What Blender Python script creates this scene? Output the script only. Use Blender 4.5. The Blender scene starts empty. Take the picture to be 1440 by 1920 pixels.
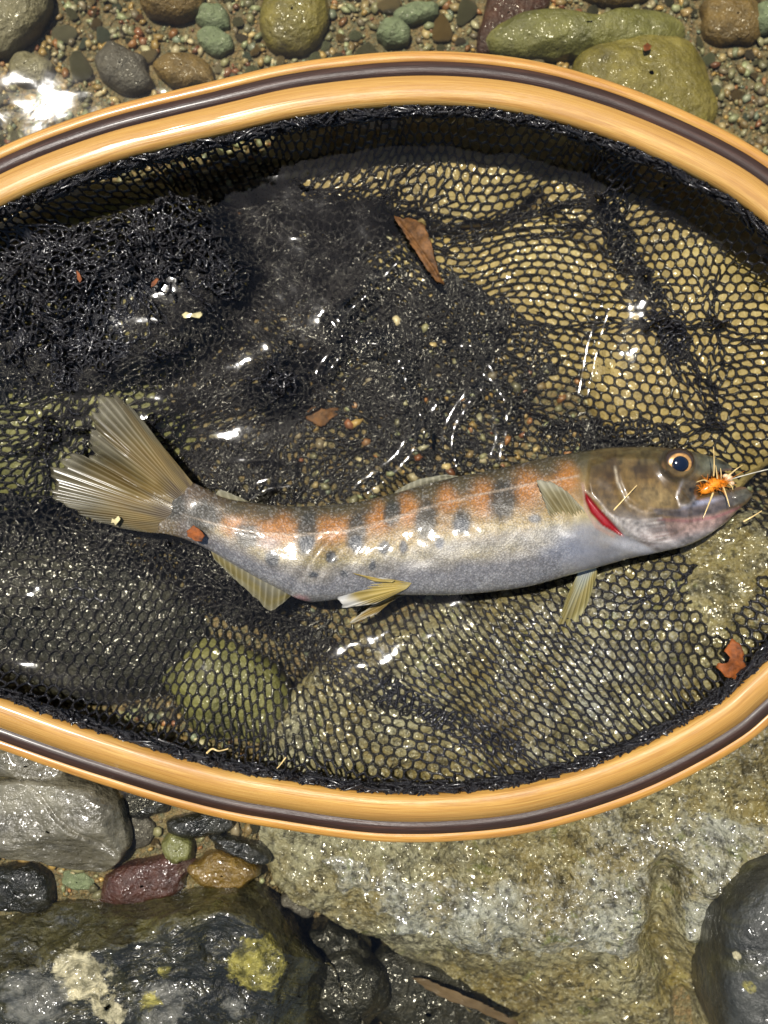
import bpy, math, random
import numpy as np
rng = np.random.default_rng(7)
random.seed(7)
scene = bpy.context.scene
col = scene.collection
S = 0.00016                 # metres per length unit (one unit = one photo pixel in the fish's plane)
D = 1663.0                  # camera height above the fish's plane in units

# ------------------------------------------------------------------ camera, world, sun, exposure
cam_d = bpy.data.cameras.new('camera')
cam = bpy.data.objects.new('camera', cam_d); col.objects.link(cam)
cam.location = (0, 0, D * S)
cam_d.sensor_fit = 'VERTICAL'; cam_d.sensor_height = 36; cam_d.angle = 2 * math.atan(960 / D)
cam_d.clip_start = 0.01; cam_d.clip_end = 100
cam_d.dof.use_dof = True; cam_d.dof.focus_distance = (D - 20) * S; cam_d.dof.aperture_fstop = 5.0
scene.camera = cam
SUN = np.array([-0.20, 0.235, 0.951]); SUN /= np.linalg.norm(SUN)
world = bpy.data.worlds.new('World'); scene.world = world; world.use_nodes = True
wn = world.node_tree.nodes; wn.clear()
sky = wn.new('ShaderNodeTexSky'); sky.sky_type = 'NISHITA'; sky.sun_disc = False
sky.sun_elevation = math.asin(SUN[2]); sky.sun_rotation = math.atan2(SUN[0], SUN[1])
bg = wn.new('ShaderNodeBackground'); bg.inputs[1].default_value = 0.075
wo = wn.new('ShaderNodeOutputWorld')
world.node_tree.links.new(sky.outputs[0], bg.inputs[0]); world.node_tree.links.new(bg.outputs[0], wo.inputs[0])
sun_d = bpy.data.lights.new('sun', 'SUN'); sun_d.energy = 4.8; sun_d.angle = math.radians(0.53); sun_d.color = (1, 0.955, 0.88)
sun = bpy.data.objects.new('sun', sun_d); col.objects.link(sun)
from mathutils import Vector
sun.rotation_euler = Vector(SUN.tolist()).to_track_quat('Z', 'Y').to_euler()
sun.location = (0, 0, 1)
scene.view_settings.view_transform = 'Standard'; scene.view_settings.look = 'None'
scene.view_settings.exposure = 0.45; scene.view_settings.gamma = 1
scene.view_settings.use_curve_mapping = False
scene.render.engine = 'CYCLES'
scene.cycles.use_denoising = True
scene.cycles.max_bounces = 8; scene.cycles.transparent_max_bounces = 12
scene.cycles.caustics_reflective = False; scene.cycles.caustics_refractive = False
scene.cycles.sample_clamp_indirect = 4

# ------------------------------------------------------------------ helpers: pixels, noise, meshes
def U(px, py, z):
    """photo pixel + height above the fish's plane -> point in units"""
    px, py, z = np.broadcast_arrays(np.asarray(px, float), np.asarray(py, float), np.asarray(z, float))
    k = (D - z) / D
    return np.stack([(px - 720) * k, (960 - py) * k, z], -1)
def to_px(P):
    k = D / (D - P[..., 2])
    return 720 + P[..., 0] * k, 960 - P[..., 1] * k
def sst(a, b, x):
    t = np.clip((x - a) / (b - a), 0, 1); return t * t * (3 - 2 * t)
def _hash(ix, iy, iz, seed):
    h = (ix * 374761393 + iy * 668265263 + iz * 2147483647 + seed * 1274126177) & 0xffffffff
    h = ((h ^ (h >> 13)) * 1274126177) & 0xffffffff
    h = ((h ^ (h >> 16)) * 2246822519) & 0xffffffff
    return ((h ^ (h >> 15)) & 0xffffff) / float(0xffffff)
def vnoise(P, seed=0):
    P = np.asarray(P, float); I = np.floor(P).astype(np.int64); F = P - I; F = F * F * F * (F * (F * 6 - 15) + 10)
    out = 0
    for dx in (0, 1):
        for dy in (0, 1):
            for dz in (0, 1):
                w = (F[..., 0] if dx else 1 - F[..., 0]) * (F[..., 1] if dy else 1 - F[..., 1]) * (F[..., 2] if dz else 1 - F[..., 2])
                out = out + w * _hash(I[..., 0] + dx, I[..., 1] + dy, I[..., 2] + dz, seed)
    return out * 2 - 1
def fbm(P, octv=4, seed=0, gain=0.5):
    P = np.asarray(P, float); a = 1; s = 0
    for o in range(octv):
        s = s + a * vnoise(P * 2 ** o + o * 17.3, seed + o); a *= gain
    return s
def seg_dist(x, y, poly, closed=False):
    """distance from points to a polyline"""
    poly = np.asarray(poly, float); A = poly; B = np.roll(poly, -1, 0)
    if not closed: A = A[:-1]; B = B[:-1]
    best = np.full(np.shape(x), 1e9)
    for a, b in zip(A, B):
        d = b - a; L = max(d @ d, 1e-9)
        t = np.clip(((x - a[0]) * d[0] + (y - a[1]) * d[1]) / L, 0, 1)
        best = np.minimum(best, np.hypot(x - a[0] - t * d[0], y - a[1] - t * d[1]))
    return best
def inside(x, y, poly):
    poly = np.asarray(poly, float); c = np.zeros(np.shape(x), bool); j = len(poly) - 1
    for i in range(len(poly)):
        xi, yi = poly[i]; xj, yj = poly[j]
        if yi != yj:
            c ^= ((yi > y) != (yj > y)) & (x < (xj - xi) * (y - yi) / (yj - yi) + xi)
        j = i
    return c
def spline(pts, n, closed=False):
    """Catmull-Rom through pts, n points evenly spread along its length"""
    p = np.asarray(pts, float); m = len(p)
    if closed: q = np.concatenate([p[-1:], p, p[:2]])
    else: q = np.concatenate([2 * p[:1] - p[1:2], p, 2 * p[-1:] - p[-2:-1]])
    out = []
    for i in range(len(q) - 3):
        t = np.linspace(0, 1, 24, endpoint=False)[:, None]; a, b, c, d = q[i:i + 4]
        out.append(0.5 * (2 * b + (c - a) * t + (2 * a - 5 * b + 4 * c - d) * t ** 2 + (3 * b - a - 3 * c + d) * t ** 3))
    out = np.concatenate(out + [q[-2:-1]])
    L = np.concatenate([[0], np.cumsum(np.linalg.norm(np.diff(out, axis=0), axis=1))])
    s = np.linspace(0, L[-1], n, endpoint=not closed)
    return np.stack([np.interp(s, L, out[:, k]) for k in range(p.shape[1])], -1)
def lin(c):
    c = np.asarray(c, float) / 255.0
    return np.where(c <= 0.04045, c / 12.92, ((c + 0.055) / 1.055) ** 2.4)

def mesh_obj(name, V, F, material=None, parent=None, colors=None, uv=None, smooth=True, scale=S, origin=None):
    V = np.asarray(V, float).reshape(-1, 3)
    o3 = np.zeros(3) if origin is None else np.asarray(origin, float)
    V = (V - o3) * scale
    me = bpy.data.meshes.new(name)
    F = np.asarray(F)
    if F.ndim == 2:
        n, k = F.shape
        me.vertices.add(len(V)); me.vertices.foreach_set('co', V.astype(np.float32).ravel())
        me.loops.add(n * k); me.loops.foreach_set('vertex_index', F.astype(np.int32).ravel())
        me.polygons.add(n); me.polygons.foreach_set('loop_start', np.arange(0, n * k, k, dtype=np.int32))
        me.polygons.foreach_set('loop_total', np.full(n, k, np.int32))
        me.update(calc_edges=True); me.validate()
    else:
        me.from_pydata(V.tolist(), [], [list(map(int, f)) for f in F]); me.update()
    if smooth: me.polygons.foreach_set('use_smooth', np.ones(len(me.polygons), bool))
    if colors is not None:
        c = np.ones((len(V), 4), np.float32); c[:, :3] = colors
        at = me.color_attributes.new('Col', 'FLOAT_COLOR', 'POINT'); at.data.foreach_set('color', c.ravel())
    if uv is not None:
        ul = me.uv_layers.new(name='UVMap')
        vi = np.zeros(len(me.loops), np.int32); me.loops.foreach_get('vertex_index', vi)
        ul.data.foreach_set('uv', np.asarray(uv, np.float32)[vi].ravel())
    if material: me.materials.append(material)
    o = bpy.data.objects.new(name, me); col.objects.link(o)
    if origin is not None: o.location = o3 * S
    if parent is not None:
        o.parent = parent
        if origin is None and parent.type == 'EMPTY': o.location = -parent.location
        elif origin is None: o.location = (0, 0, 0)
    return o
def tag(o, label=None, cat=None, group=None, kind=None):
    if label: o['label'] = label
    if cat: o['category'] = cat
    if group: o['group'] = group
    if kind: o['kind'] = kind
    return o
def empty(name, P):
    o = bpy.data.objects.new(name, None); col.objects.link(o); o.location = np.asarray(P, float) * S
    o.empty_display_size = 0.01; return o
def grid_faces(nu, nv, close_v=False, close_u=False):
    """quads over a grid of nu rows and nv columns (row-major)"""
    i = np.arange(nu if close_u else nu - 1); j = np.arange(nv if close_v else nv - 1)
    I, J = np.meshgrid(i, j, indexing='ij'); I2 = (I + 1) % nu; J2 = (J + 1) % nv
    return np.stack([I * nv + J, I * nv + J2, I2 * nv + J2, I2 * nv + J], -1).reshape(-1, 4)
def tubes(A, B, ra, rb, sides=5, rm=None, mid=None):
    """many short tubes A->B with radii; returns V, F"""
    A = np.asarray(A, float); B = np.asarray(B, float); n = len(A)
    d = B - A; L = np.linalg.norm(d, axis=1, keepdims=True); d = d / np.maximum(L, 1e-6)
    up = np.where(np.abs(d[:, 2:3]) > 0.9, np.array([[1., 0, 0]]), np.array([[0., 0, 1]]))
    e1 = np.cross(d, up); e1 /= np.maximum(np.linalg.norm(e1, axis=1, keepdims=True), 1e-6); e2 = np.cross(d, e1)
    ang = np.arange(sides) * 2 * math.pi / sides
    ring = e1[:, None, :] * np.cos(ang)[None, :, None] + e2[:, None, :] * np.sin(ang)[None, :, None]
    ra = np.broadcast_to(ra, (n,)); rb = np.broadcast_to(rb, (n,))
    C = [A, B]; R = [ra, rb]
    if rm is not None:
        C = [A, (A + B) / 2 if mid is None else mid, B]; R = [ra, np.broadcast_to(rm, (n,)), rb]
    k = len(C)
    V = np.stack([c[:, None, :] + ring * r[:, None, None] for c, r in zip(C, R)], 1)   # n,k,sides,3
    base = grid_faces(k, sides, close_v=True)
    F = (base[None] + (np.arange(n) * k * sides)[:, None, None]).reshape(-1, 4)
    return V.reshape(-1, 3), F
def path_tube(P, r, sides=8, caps=True):
    P = np.asarray(P, float); n = len(P); r = np.broadcast_to(r, (n,))
    T = np.gradient(P, axis=0); T /= np.maximum(np.linalg.norm(T, axis=1, keepdims=True), 1e-9)
    up = np.array([0, 0, 1.0]) if abs(T[0, 2]) < 0.9 else np.array([1.0, 0, 0])
    e1 = np.cross(T, up); e1 /= np.maximum(np.linalg.norm(e1, axis=1, keepdims=True), 1e-9); e2 = np.cross(T, e1)
    a = np.arange(sides) * 2 * math.pi / sides
    V = P[:, None] + r[:, None, None] * (e1[:, None] * np.cos(a)[None, :, None] + e2[:, None] * np.sin(a)[None, :, None])
    F = grid_faces(n, sides, close_v=True)
    return V.reshape(-1, 3), F

# ------------------------------------------------------------------ material helpers
class NT:
    def __init__(self, name):
        self.m = bpy.data.materials.new(name); self.m.use_nodes = True
        self.t = self.m.node_tree; self.t.nodes.clear()
        self.out = self.t.nodes.new('ShaderNodeOutputMaterial')
    def n(self, typ, **kw):
        nd = self.t.nodes.new('ShaderNode' + typ)
        for k, v in kw.items():
            if k.startswith('in_'):
                self.set(nd.inputs[k[3:].replace('_', ' ')], v)
            else: setattr(nd, k, v)
        return nd
    def set(self, sock, v):
        if isinstance(v, bpy.types.NodeSocket): self.t.links.new(v, sock)
        elif isinstance(v, bpy.types.Node): self.t.links.new(v.outputs[0], sock)
        else:
            if hasattr(sock.default_value, '__len__') and not hasattr(v, '__len__'): v = [v] * len(sock.default_value)
            if hasattr(v, '__len__') and len(v) == 3 and len(sock.default_value) == 4: v = (*v, 1)
            sock.default_value = v
    def coord(self, kind='Object'):
        return self.n('TexCoord').outputs[kind]
    def mapped(self, vec, scale=(1, 1, 1), rot=(0, 0, 0)):
        return self.n('Mapping', in_Vector=vec, in_Scale=scale, in_Rotation=rot).outputs[0]
    def noise(self, vec, scale, detail=4, rough=0.55, dist=0):
        return self.n('TexNoise', in_Vector=vec, in_Scale=scale, in_Detail=detail, in_Roughness=rough, in_Distortion=dist).outputs['Fac']
    def ramp(self, fac, stops):
        r = self.n('ValToRGB'); self.set(r.inputs[0], fac); e = r.color_ramp.elements
        while len(e) < len(stops): e.new(0.5)
        for el, (p, c) in zip(e, stops):
            el.position = p; el.color = (*c, 1) if hasattr(c, '__len__') else (c, c, c, 1)
        return r.outputs[0]
    def mix(self, fac, a, b, mode='MIX'):
        m = self.n('Mix', data_type='RGBA', blend_type=mode)
        self.set(m.inputs[0], fac); self.set(m.inputs[6], a); self.set(m.inputs[7], b); return m.outputs[2]
    def math(self, op, a, b=0.0, clamp=False):
        m = self.n('Math', operation=op, use_clamp=clamp); self.set(m.inputs[0], a); self.set(m.inputs[1], b); return m.outputs[0]
    def bump(self, h, strength=0.5, dist=0.001, normal=None):
        b = self.n('Bump', in_Height=h, in_Strength=strength, in_Distance=dist)
        if normal is not None: self.set(b.inputs['Normal'], normal)
        return b.outputs[0]
    def principled(self, **kw):
        p = self.n('BsdfPrincipled')
        for k, v in kw.items(): self.set(p.inputs[k.replace('_', ' ')], v)
        self.t.links.new(p.outputs[0], self.out.inputs[0]); return p

def rock_mat(name, cols, scale=60, wet=0.6, moss=0.0, lichen=0.0, bumpd=0.0012, spec=0.5, streak=None, vein=0, spots=(), algae_lit=0):
    """cols: 3 photo colours dark, mid, light"""
    t = NT(name); c = t.coord('Object')
    if streak: c2 = t.mapped(c, streak[0], streak[1])
    else: c2 = c
    n1 = t.noise(c2, scale, 6, 0.66, 0.15); n2 = t.noise(c, scale * 5.3, 5, 0.65); n3 = t.noise(c, scale * 0.35, 3, 0.5)
    L = [tuple(lin(k) * 0.75) for k in cols]
    base = t.ramp(n1, [(0.30, L[0]), (0.5, L[1]), (0.72, L[2])])
    base = t.mix(t.ramp(n3, [(0.4, 0.0), (0.66, 0.7)]), base, t.mix(0.5, base, L[0]))
    base = t.mix(t.ramp(n2, [(0.35, 0.55), (0.65, 0.0)]), base, t.mix(0.65, base, (0.012, 0.011, 0.008)))
    if moss:
        mm = t.ramp(t.noise(c, scale * 0.8, 5, 0.6, 1.2), [(0.5, 0.0), (0.66, moss)])
        base = t.mix(mm, base, t.ramp(n2, [(0.3, tuple(lin((60, 62, 14)))), (0.7, tuple(lin((132, 122, 34))))]))
    if lichen:
        v = t.n('TexVoronoi', in_Vector=t.n('VectorMath', operation='ADD').outputs[0], in_Scale=scale * 0.9)
        va = v.inputs[0].links[0].from_node; t.set(va.inputs[0], c)
        nz = t.n('TexNoise', in_Vector=c, in_Scale=scale * 3); sc = t.n('VectorMath', operation='SCALE', in_Scale=0.006)
        t.set(sc.inputs[0], nz.outputs['Color']); t.set(va.inputs[1], sc.outputs[0])
        lm = t.math('MULTIPLY', t.ramp(v.outputs['Distance'], [(0.28, 1.0), (0.36, 0.0)]), t.ramp(t.noise(c, scale * 0.4, 2), [(0.44, 0.0), (0.52, lichen)]))
        base = t.mix(lm, base, t.ramp(n2, [(0.35, tuple(lin((84, 80, 48)))), (0.65, tuple(lin((160, 150, 112))))]))
    if vein:
        w = t.n('TexWave', in_Vector=c, in_Scale=vein, in_Distortion=9, in_Detail=4, in_Detail_Scale=2.0)
        base = t.mix(t.ramp(w.outputs[1], [(0.86, 0.0), (0.97, 0.5)]), base, tuple(lin((205, 200, 185))))
    if algae_lit:                                                   # olive growth that also paints the lit tone of the upstream face
        sx = t.n('SeparateXYZ'); t.set(sx.inputs[0], t.n('NewGeometry').outputs['True Normal'])
        base = t.mix(t.math('MULTIPLY', t.ramp(sx.outputs[1], [(0.25, 0.0), (0.55, algae_lit)]), t.ramp(n1, [(0.3, 0.35), (0.6, 1.0)])), base, t.ramp(n2, [(0.3, tuple(lin((44, 40, 18)))), (0.7, tuple(lin((100, 92, 46))))]))
    for (sp_, r_, c1, c2) in spots:                             # patches of lichen and moss
        dv = t.n('VectorMath', operation='DISTANCE'); t.set(dv.inputs[0], c); dv.inputs[1].default_value = sp_
        dn = t.math('ADD', t.math('MULTIPLY', dv.outputs['Value'], 1.0 / r_), t.math('MULTIPLY', t.math('SUBTRACT', t.noise(c, 260, 4, .65), 0.5), 1.5))
        base = t.mix(t.ramp(dn, [(0.75, 0.9), (0.95, 0.0)]), base, t.ramp(n2, [(0.38, tuple(lin(c1))), (0.6, tuple(lin(c2)))]))
    h = t.math('ADD', t.math('MULTIPLY', n2, 0.6), t.math('MULTIPLY', t.noise(c, scale * 16, 4, 0.6), 0.35))
    h = t.math('ADD', h, n1); film = t.noise(c, scale * 9, 3, 0.55, 0.2)
    r = t.ramp(t.noise(c, scale * 2.2, 4), [(0.35, max(0.08, 0.55 - 0.5 * wet)), (0.7, 0.85 - 0.5 * wet)])
    t.principled(Base_Color=base, Roughness=r, Specular_IOR_Level=spec, Normal=t.bump(h, 1.0, bumpd * 1.6),
                 Coat_Weight=wet, Coat_Roughness=0.13, Coat_IOR=1.40, Coat_Normal=t.bump(t.math('ADD', t.noise(c, scale * 9, 1, .4, .3), t.math('MULTIPLY', t.noise(c, scale * 3.3, 1, .4, .3), 1.6)), 1.0, bumpd * 1.1))
    return t.m
def vcol_mat(name, rough=0.4, coat=0.5, nscale=400, bumpd=0.0006, var=0.4):
    t = NT(name); a = t.n('Attribute', attribute_name='Col').outputs['Color']; c = t.coord('Object')
    n = t.noise(c, nscale, 5, 0.65)
    base = t.mix(t.ramp(n, [(0.35, var), (0.65, 0.0)]), a, t.mix(0.7, a, (0.02, 0.018, 0.012)))
    base = t.mix(t.ramp(t.noise(c, nscale * .45, 3, .5), [(0.5, 0.0), (0.75, var)]), base, t.mix(0.5, base, (0.5, 0.46, 0.36)))
    t.principled(Base_Color=base, Roughness=rough, Normal=t.bump(n, 0.7, bumpd), Coat_Weight=coat, Coat_Roughness=0.1, Coat_IOR=1.33)
    return t.m

# ------------------------------------------------------------------ height map of everything solid under the net
GX0, GY0, GC = -1500.0, -1500.0, 9.0
GN = int(3000 / GC) + 1
HM = np.full((GN, GN), -1e4)
def ground_z(X, Y):
    P = np.stack([X / 260, Y / 260, np.zeros_like(X)], -1)
    z = -150 + 88 * sst(-330, -520, Y) * sst(-120, -280, X) + 9 * fbm(P, 3, 3)
    z = z - 70 * np.exp(-(((X - 40) / 260) ** 2 + ((Y + 880) / 150) ** 2))          # dark cleft between the boulders
    z = z + 48 * sst(1.0, 0.75, np.hypot((X + 60) / 760, (Y - 60) / 430))              # bar of gravel under the net
    far = np.hypot(X, Y) / 3000
    return z + 60 * sst(0.7, 4, far) * fbm(P * 0.2, 4, 9) 
def splat(V):
    ix = np.round((V[:, 0] - GX0) / GC).astype(int); iy = np.round((V[:, 1] - GY0) / GC).astype(int)
    ok = (ix >= 0) & (iy >= 0) & (ix < GN) & (iy < GN)
    np.maximum.at(HM, (ix[ok], iy[ok]), V[ok, 2])
def hm_at(H, X, Y):
    fx = np.clip((X - GX0) / GC, 0, GN - 1.001); fy = np.clip((Y - GY0) / GC, 0, GN - 1.001)
    i = fx.astype(int); j = fy.astype(int); u = fx - i; v = fy - j
    return H[i, j] * (1 - u) * (1 - v) + H[i + 1, j] * u * (1 - v) + H[i, j + 1] * (1 - u) * v + H[i + 1, j + 1] * u * v
def blur(A, r):
    k = np.exp(-0.5 * (np.arange(-3 * r, 3 * r + 1) / r) ** 2); k /= k.sum(); n = 3 * r
    for ax in (0, 1):
        P = np.pad(A, [(n, n) if a == ax else (0, 0) for a in (0, 1)], mode='edge'); B = 0
        for i, w in enumerate(k): B = B + w * (P[i:i + A.shape[0], :] if ax == 0 else P[:, i:i + A.shape[1]])
        A = B
    return A

def rock(name, outline, z_edge, h, z_base, material, label=None, cat='stone', group=None, centre=None, facets=(), power=2.2,
         rough=(10, 60), seed=1, res=(110, 46), warp=None, solid=True, soft=10):
    """a stone whose seen outline (photo pixels at height z_edge) is given; top rises h above the edge, facets are planes (px,py,z,slope_x,slope_y)"""
    o = np.asarray(outline, float)
    c = o.mean(0) if centre is None else np.asarray(centre, float)
    na, nr = res
    ol = spline(o, na, closed=True)
    W = U(ol[:, 0], ol[:, 1], z_edge); C = U(c[0], c[1], z_edge)
    rho = np.linspace(0, 1, nr) ** 0.75
    rho_s = np.array([1.0, 0.98, 0.93, 0.85])
    zs = z_edge + (z_base - z_edge) * np.array([0.12, 0.4, 0.75, 1.0])
    R = []
    for q in rho:
        p = C + (W - C) * q; p = p.copy(); p[:, 2] = z_edge + h * np.sqrt(max(0.0, 1 - q ** power)); R.append(p)
    for q, z in zip(rho_s, zs):
        p = C + (W - C) * q; p = p.copy(); p[:, 2] = z; R.append(p)
    V = np.stack(R)                                     # rows, na, 3
    for (fx, fy, fz, sx, sy) in facets:
        a = U(fx, fy, fz); pl = a[2] + sx * (V[..., 0] - a[0]) + sy * (V[..., 1] - a[1])
        pl = np.where(np.arange(len(R))[:, None] < nr, pl, 1e6)
        d = V[..., 2] - pl; V[..., 2] = np.where(d > soft, pl, np.where(d < -soft, V[..., 2], V[..., 2] - (d + soft) ** 2 / (4 * soft)))
    if warp is not None: V[..., 2] += warp(*to_px(V)) * (np.arange(len(R)) < nr)[:, None]
    amp, wl = rough
    nv = np.stack([fbm(V / wl + 11.1 * k, 6, seed + 31 * k, 0.55) for k in range(3)], -1)
    nb = fbm(V / (wl * 3.5), 2, seed + 77)
    V = V + nv * amp * np.array([0.55, 0.55, 0.8]) + np.array([0, 0, 1.0]) * nb[..., None] * amp * 0.8
    rid = 1 - np.abs(fbm(V / (wl * 0.8), 3, seed + 5))
    V[..., 2] += (rid - 0.6) * amp * 0.35
    bottom = V[-1].mean(0)
    Vf = np.concatenate([V.reshape(-1, 3), [bottom]])
    n = len(R); F = grid_faces(n, na, close_v=True)
    last = (n - 1) * na; nb_ = len(Vf) - 1
    fan = np.stack([last + np.arange(na), last + (np.arange(na) + 1) % na, np.full(na, nb_), np.full(na, nb_)], -1)[:, :3]
    tri = np.concatenate([F[:, [0, 1, 2]], F[:, [0, 2, 3]], fan])[:, ::-1]
    keep = np.arange(len(tri)) >= 0
    org = np.array([C[0], C[1], z_base])
    ob = mesh_obj(name, Vf, tri[keep], material, origin=org)
    if label: tag(ob, label, cat, group)
    if solid: splat(V[:nr].reshape(-1, 3))
    return ob
def round_outline(cx, cy, rx, ry, rot=0, n=14, jit=0.12, seed=0):
    r = np.random.default_rng(seed); a = np.arange(n) * 2 * math.pi / n
    k = 1 + r.uniform(-jit, jit, n)
    x = rx * np.cos(a) * k; y = ry * np.sin(a) * k; c, s = math.cos(rot), math.sin(rot)
    return np.stack([cx + x * c - y * s, cy + x * s + y * c], -1)

# ------------------------------------------------------------------ ground
tt = np.concatenate([-np.geomspace(30000, 1500, 26)[:-1], np.linspace(-1500, 1500, 260), np.geomspace(1500, 30000, 26)[1:]])
gx, gy = np.meshgrid(tt, tt, indexing='ij')
g_v = np.stack([gx, gy, ground_z(gx, gy)], -1)
t = NT('gravelly_sand'); c = t.coord('Object')
v1 = t.n('TexVoronoi', in_Vector=c, in_Scale=620); v2 = t.n('TexVoronoi', in_Vector=c, in_Scale=1500)
pal = [(0.0, tuple(lin((70, 66, 46)))), (0.3, tuple(lin((118, 106, 74)))), (0.5, tuple(lin((88, 94, 80)))), (0.7, tuple(lin((140, 120, 84)))), (1.0, tuple(lin((96, 70, 48))))]
cc = t.mix(0.5, t.ramp(v1.outputs['Color'], pal), t.ramp(v2.outputs['Color'], pal))
cc = t.mix(0.05, cc, (0.01, 0.009, 0.006)); cc = t.mix(t.ramp(t.noise(c, 30, 4), [(0.4, 0.0), (0.7, 0.5)]), cc, tuple(lin((70, 62, 38))))
t.principled(Base_Color=cc, Roughness=0.5, Normal=t.bump(t.math('ADD', v1.outputs['Distance'], t.math('MULTIPLY', v2.outputs['Distance'], .5)), 0.9, 0.0015))
ground = mesh_obj('streambed_ground', g_v.reshape(-1, 3), grid_faces(len(tt), len(tt))[:, ::-1], t.m)
tag(ground, 'gravelly sand bed of the stream and its bank', None, None, 'structure')

# ------------------------------------------------------------------ large stones
M_olive = rock_mat('olive_stone', [(76, 70, 28), (134, 124, 58), (172, 160, 92)], 45, 0.35, moss=0.5)
M_olive2 = rock_mat('green_olive_stone', [(72, 74, 36), (122, 122, 66), (158, 156, 98)], 40, 0.35, moss=0.35)
M_pale = rock_mat('pale_stone', [(96, 92, 70), (142, 136, 108), (176, 170, 142)], 50, 0.3)
M_brown = rock_mat('brown_stone', [(70, 56, 28), (128, 104, 54), (164, 136, 78)], 60, 0.4)
M_grey = rock_mat('grey_stone', [(56, 54, 50), (94, 90, 84), (128, 124, 116)], 60, 0.4)
M_mint = rock_mat('mint_stone', [(92, 104, 82), (134, 150, 118), (160, 172, 140)], 80, 0.3)
M_red = rock_mat('red_stone', [(40, 20, 12), (78, 42, 28), (110, 68, 48)], 60, 0.5)
t = NT('wet_mossy_boulder'); c = t.coord('Object')
n1 = t.noise(c, 26, 6, 0.68, 0.1); n2 = t.noise(c, 120, 6, 0.7, 0.1); n3 = t.noise(c, 15, 5, 0.65, 0.3); n4 = t.noise(c, 460, 4, 0.6); film = t.noise(c, 240, 3, 0.5, 0.2)
K = lambda *k: tuple(lin(k) * 0.8)
b = t.ramp(n1, [(0.28, K(84, 72, 40)), (0.42, K(132, 120, 78)), (0.55, K(156, 154, 130)), (0.72, K(196, 196, 180))])
b = t.mix(t.ramp(n3, [(0.47, 0.0), (0.60, 0.6)]), b, t.ramp(n2, [(0.3, K(86, 76, 20)), (0.55, K(130, 112, 40)), (0.75, K(160, 152, 70))]))
b = t.mix(t.ramp(n2, [(0.34, 0.8), (0.50, 0.0)]), b, K(52, 46, 28))
b = t.mix(t.ramp(t.noise(c, 60, 3, .6, 2.0), [(0.60, 0.0), (0.68, 0.6)]), b, K(96, 104, 34))
b = t.mix(t.ramp(n4, [(0.36, 0.8), (0.5, 0.0)]), b, K(40, 36, 22)); b = t.mix(t.ramp(t.noise(c, 900, 3, .6), [(0.52, 0.0), (0.7, 0.5)]), b, K(206, 204, 188))
t.principled(Base_Color=b, Roughness=t.ramp(n2, [(0.35, 0.28), (0.7, 0.6)]), Specular_IOR_Level=0.4, Normal=t.bump(t.math('ADD', t.math('ADD', n2, t.math('MULTIPLY', n4, .35)), n1), 1.0, 0.004),
             Coat_Weight=t.ramp(t.noise(c, 24, 3), [(0.36, 0.2), (0.48, 1.0)]), Coat_Roughness=0.16, Coat_IOR=1.5, Coat_Normal=t.bump(t.math('ADD', t.noise(c, 230, 1, .4, 0.6), t.math('MULTIPLY', t.noise(c, 90, 1, .4, .4), 1.6)), 1.0, 0.0026))
M_big = t.m
def spot(px, py, z, r, c1, c2, o=(240, 1830, -40, -200)):
    og = U(o[0], o[1], o[2]); og[2] = o[3]; return (tuple((U(px, py, z) - og) * S), r * S, c1, c2)
LI = ((104, 98, 72), (186, 176, 140)); MO = ((64, 60, 22), (150, 140, 66)); GR = ((52, 52, 47), (100, 98, 88))
M_dark = rock_mat('dark_wet_boulder', [(14, 15, 12), (40, 40, 31), (78, 76, 60)], 42, 0.75, spec=0.3, moss=0.25, bumpd=0.0013, algae_lit=0.55, spots=[
    spot(150, 1838, 70, 62, *LI), spot(60, 1880, 70, 70, *GR), spot(480, 1822, 55, 62, *MO), spot(300, 1900, 60, 60, *GR), spot(310, 1836, 70, 22, *MO), spot(200, 1900, 60, 34, *LI), spot(620, 1862, 10, 20, *LI), spot(280, 1890, 60, 26, *MO), spot(440, 1900, 50, 30, *GR)])
ro = (1500, 1830, 60, -200)
M_grey_b = rock_mat('grey_lichen_boulder', [(20, 21, 20), (52, 53, 48), (92, 92, 84)], 42, 0.5, spec=0.3, moss=0.2, bumpd=0.0010, spots=[spot(1405, 1845, 100, 16, *MO, o=ro), spot(1425, 1905, 100, 14, *MO, o=ro), spot(1385, 1790, 90, 10, *LI, o=ro)])
M_slab = rock_mat('grey_brown_slab', [(60, 56, 42), (112, 106, 86), (150, 144, 122)], 30, 0.75, bumpd=0.0012, streak=((1, 3.2, 1), (0, 0, -0.45)))
M_black = rock_mat('black_wet_stone', [(14, 15, 11), (34, 34, 25), (64, 62, 46)], 50, 0.7, spec=0.3)
M_ochre = rock_mat('ochre_stone', [(64, 46, 12), (128, 100, 36), (170, 140, 66)], 60, 0.85)
M_under = rock_mat('tan_olive_stone', [(118, 100, 54), (184, 162, 102), (212, 196, 142)], 40, 0.5, moss=0.25)

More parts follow.
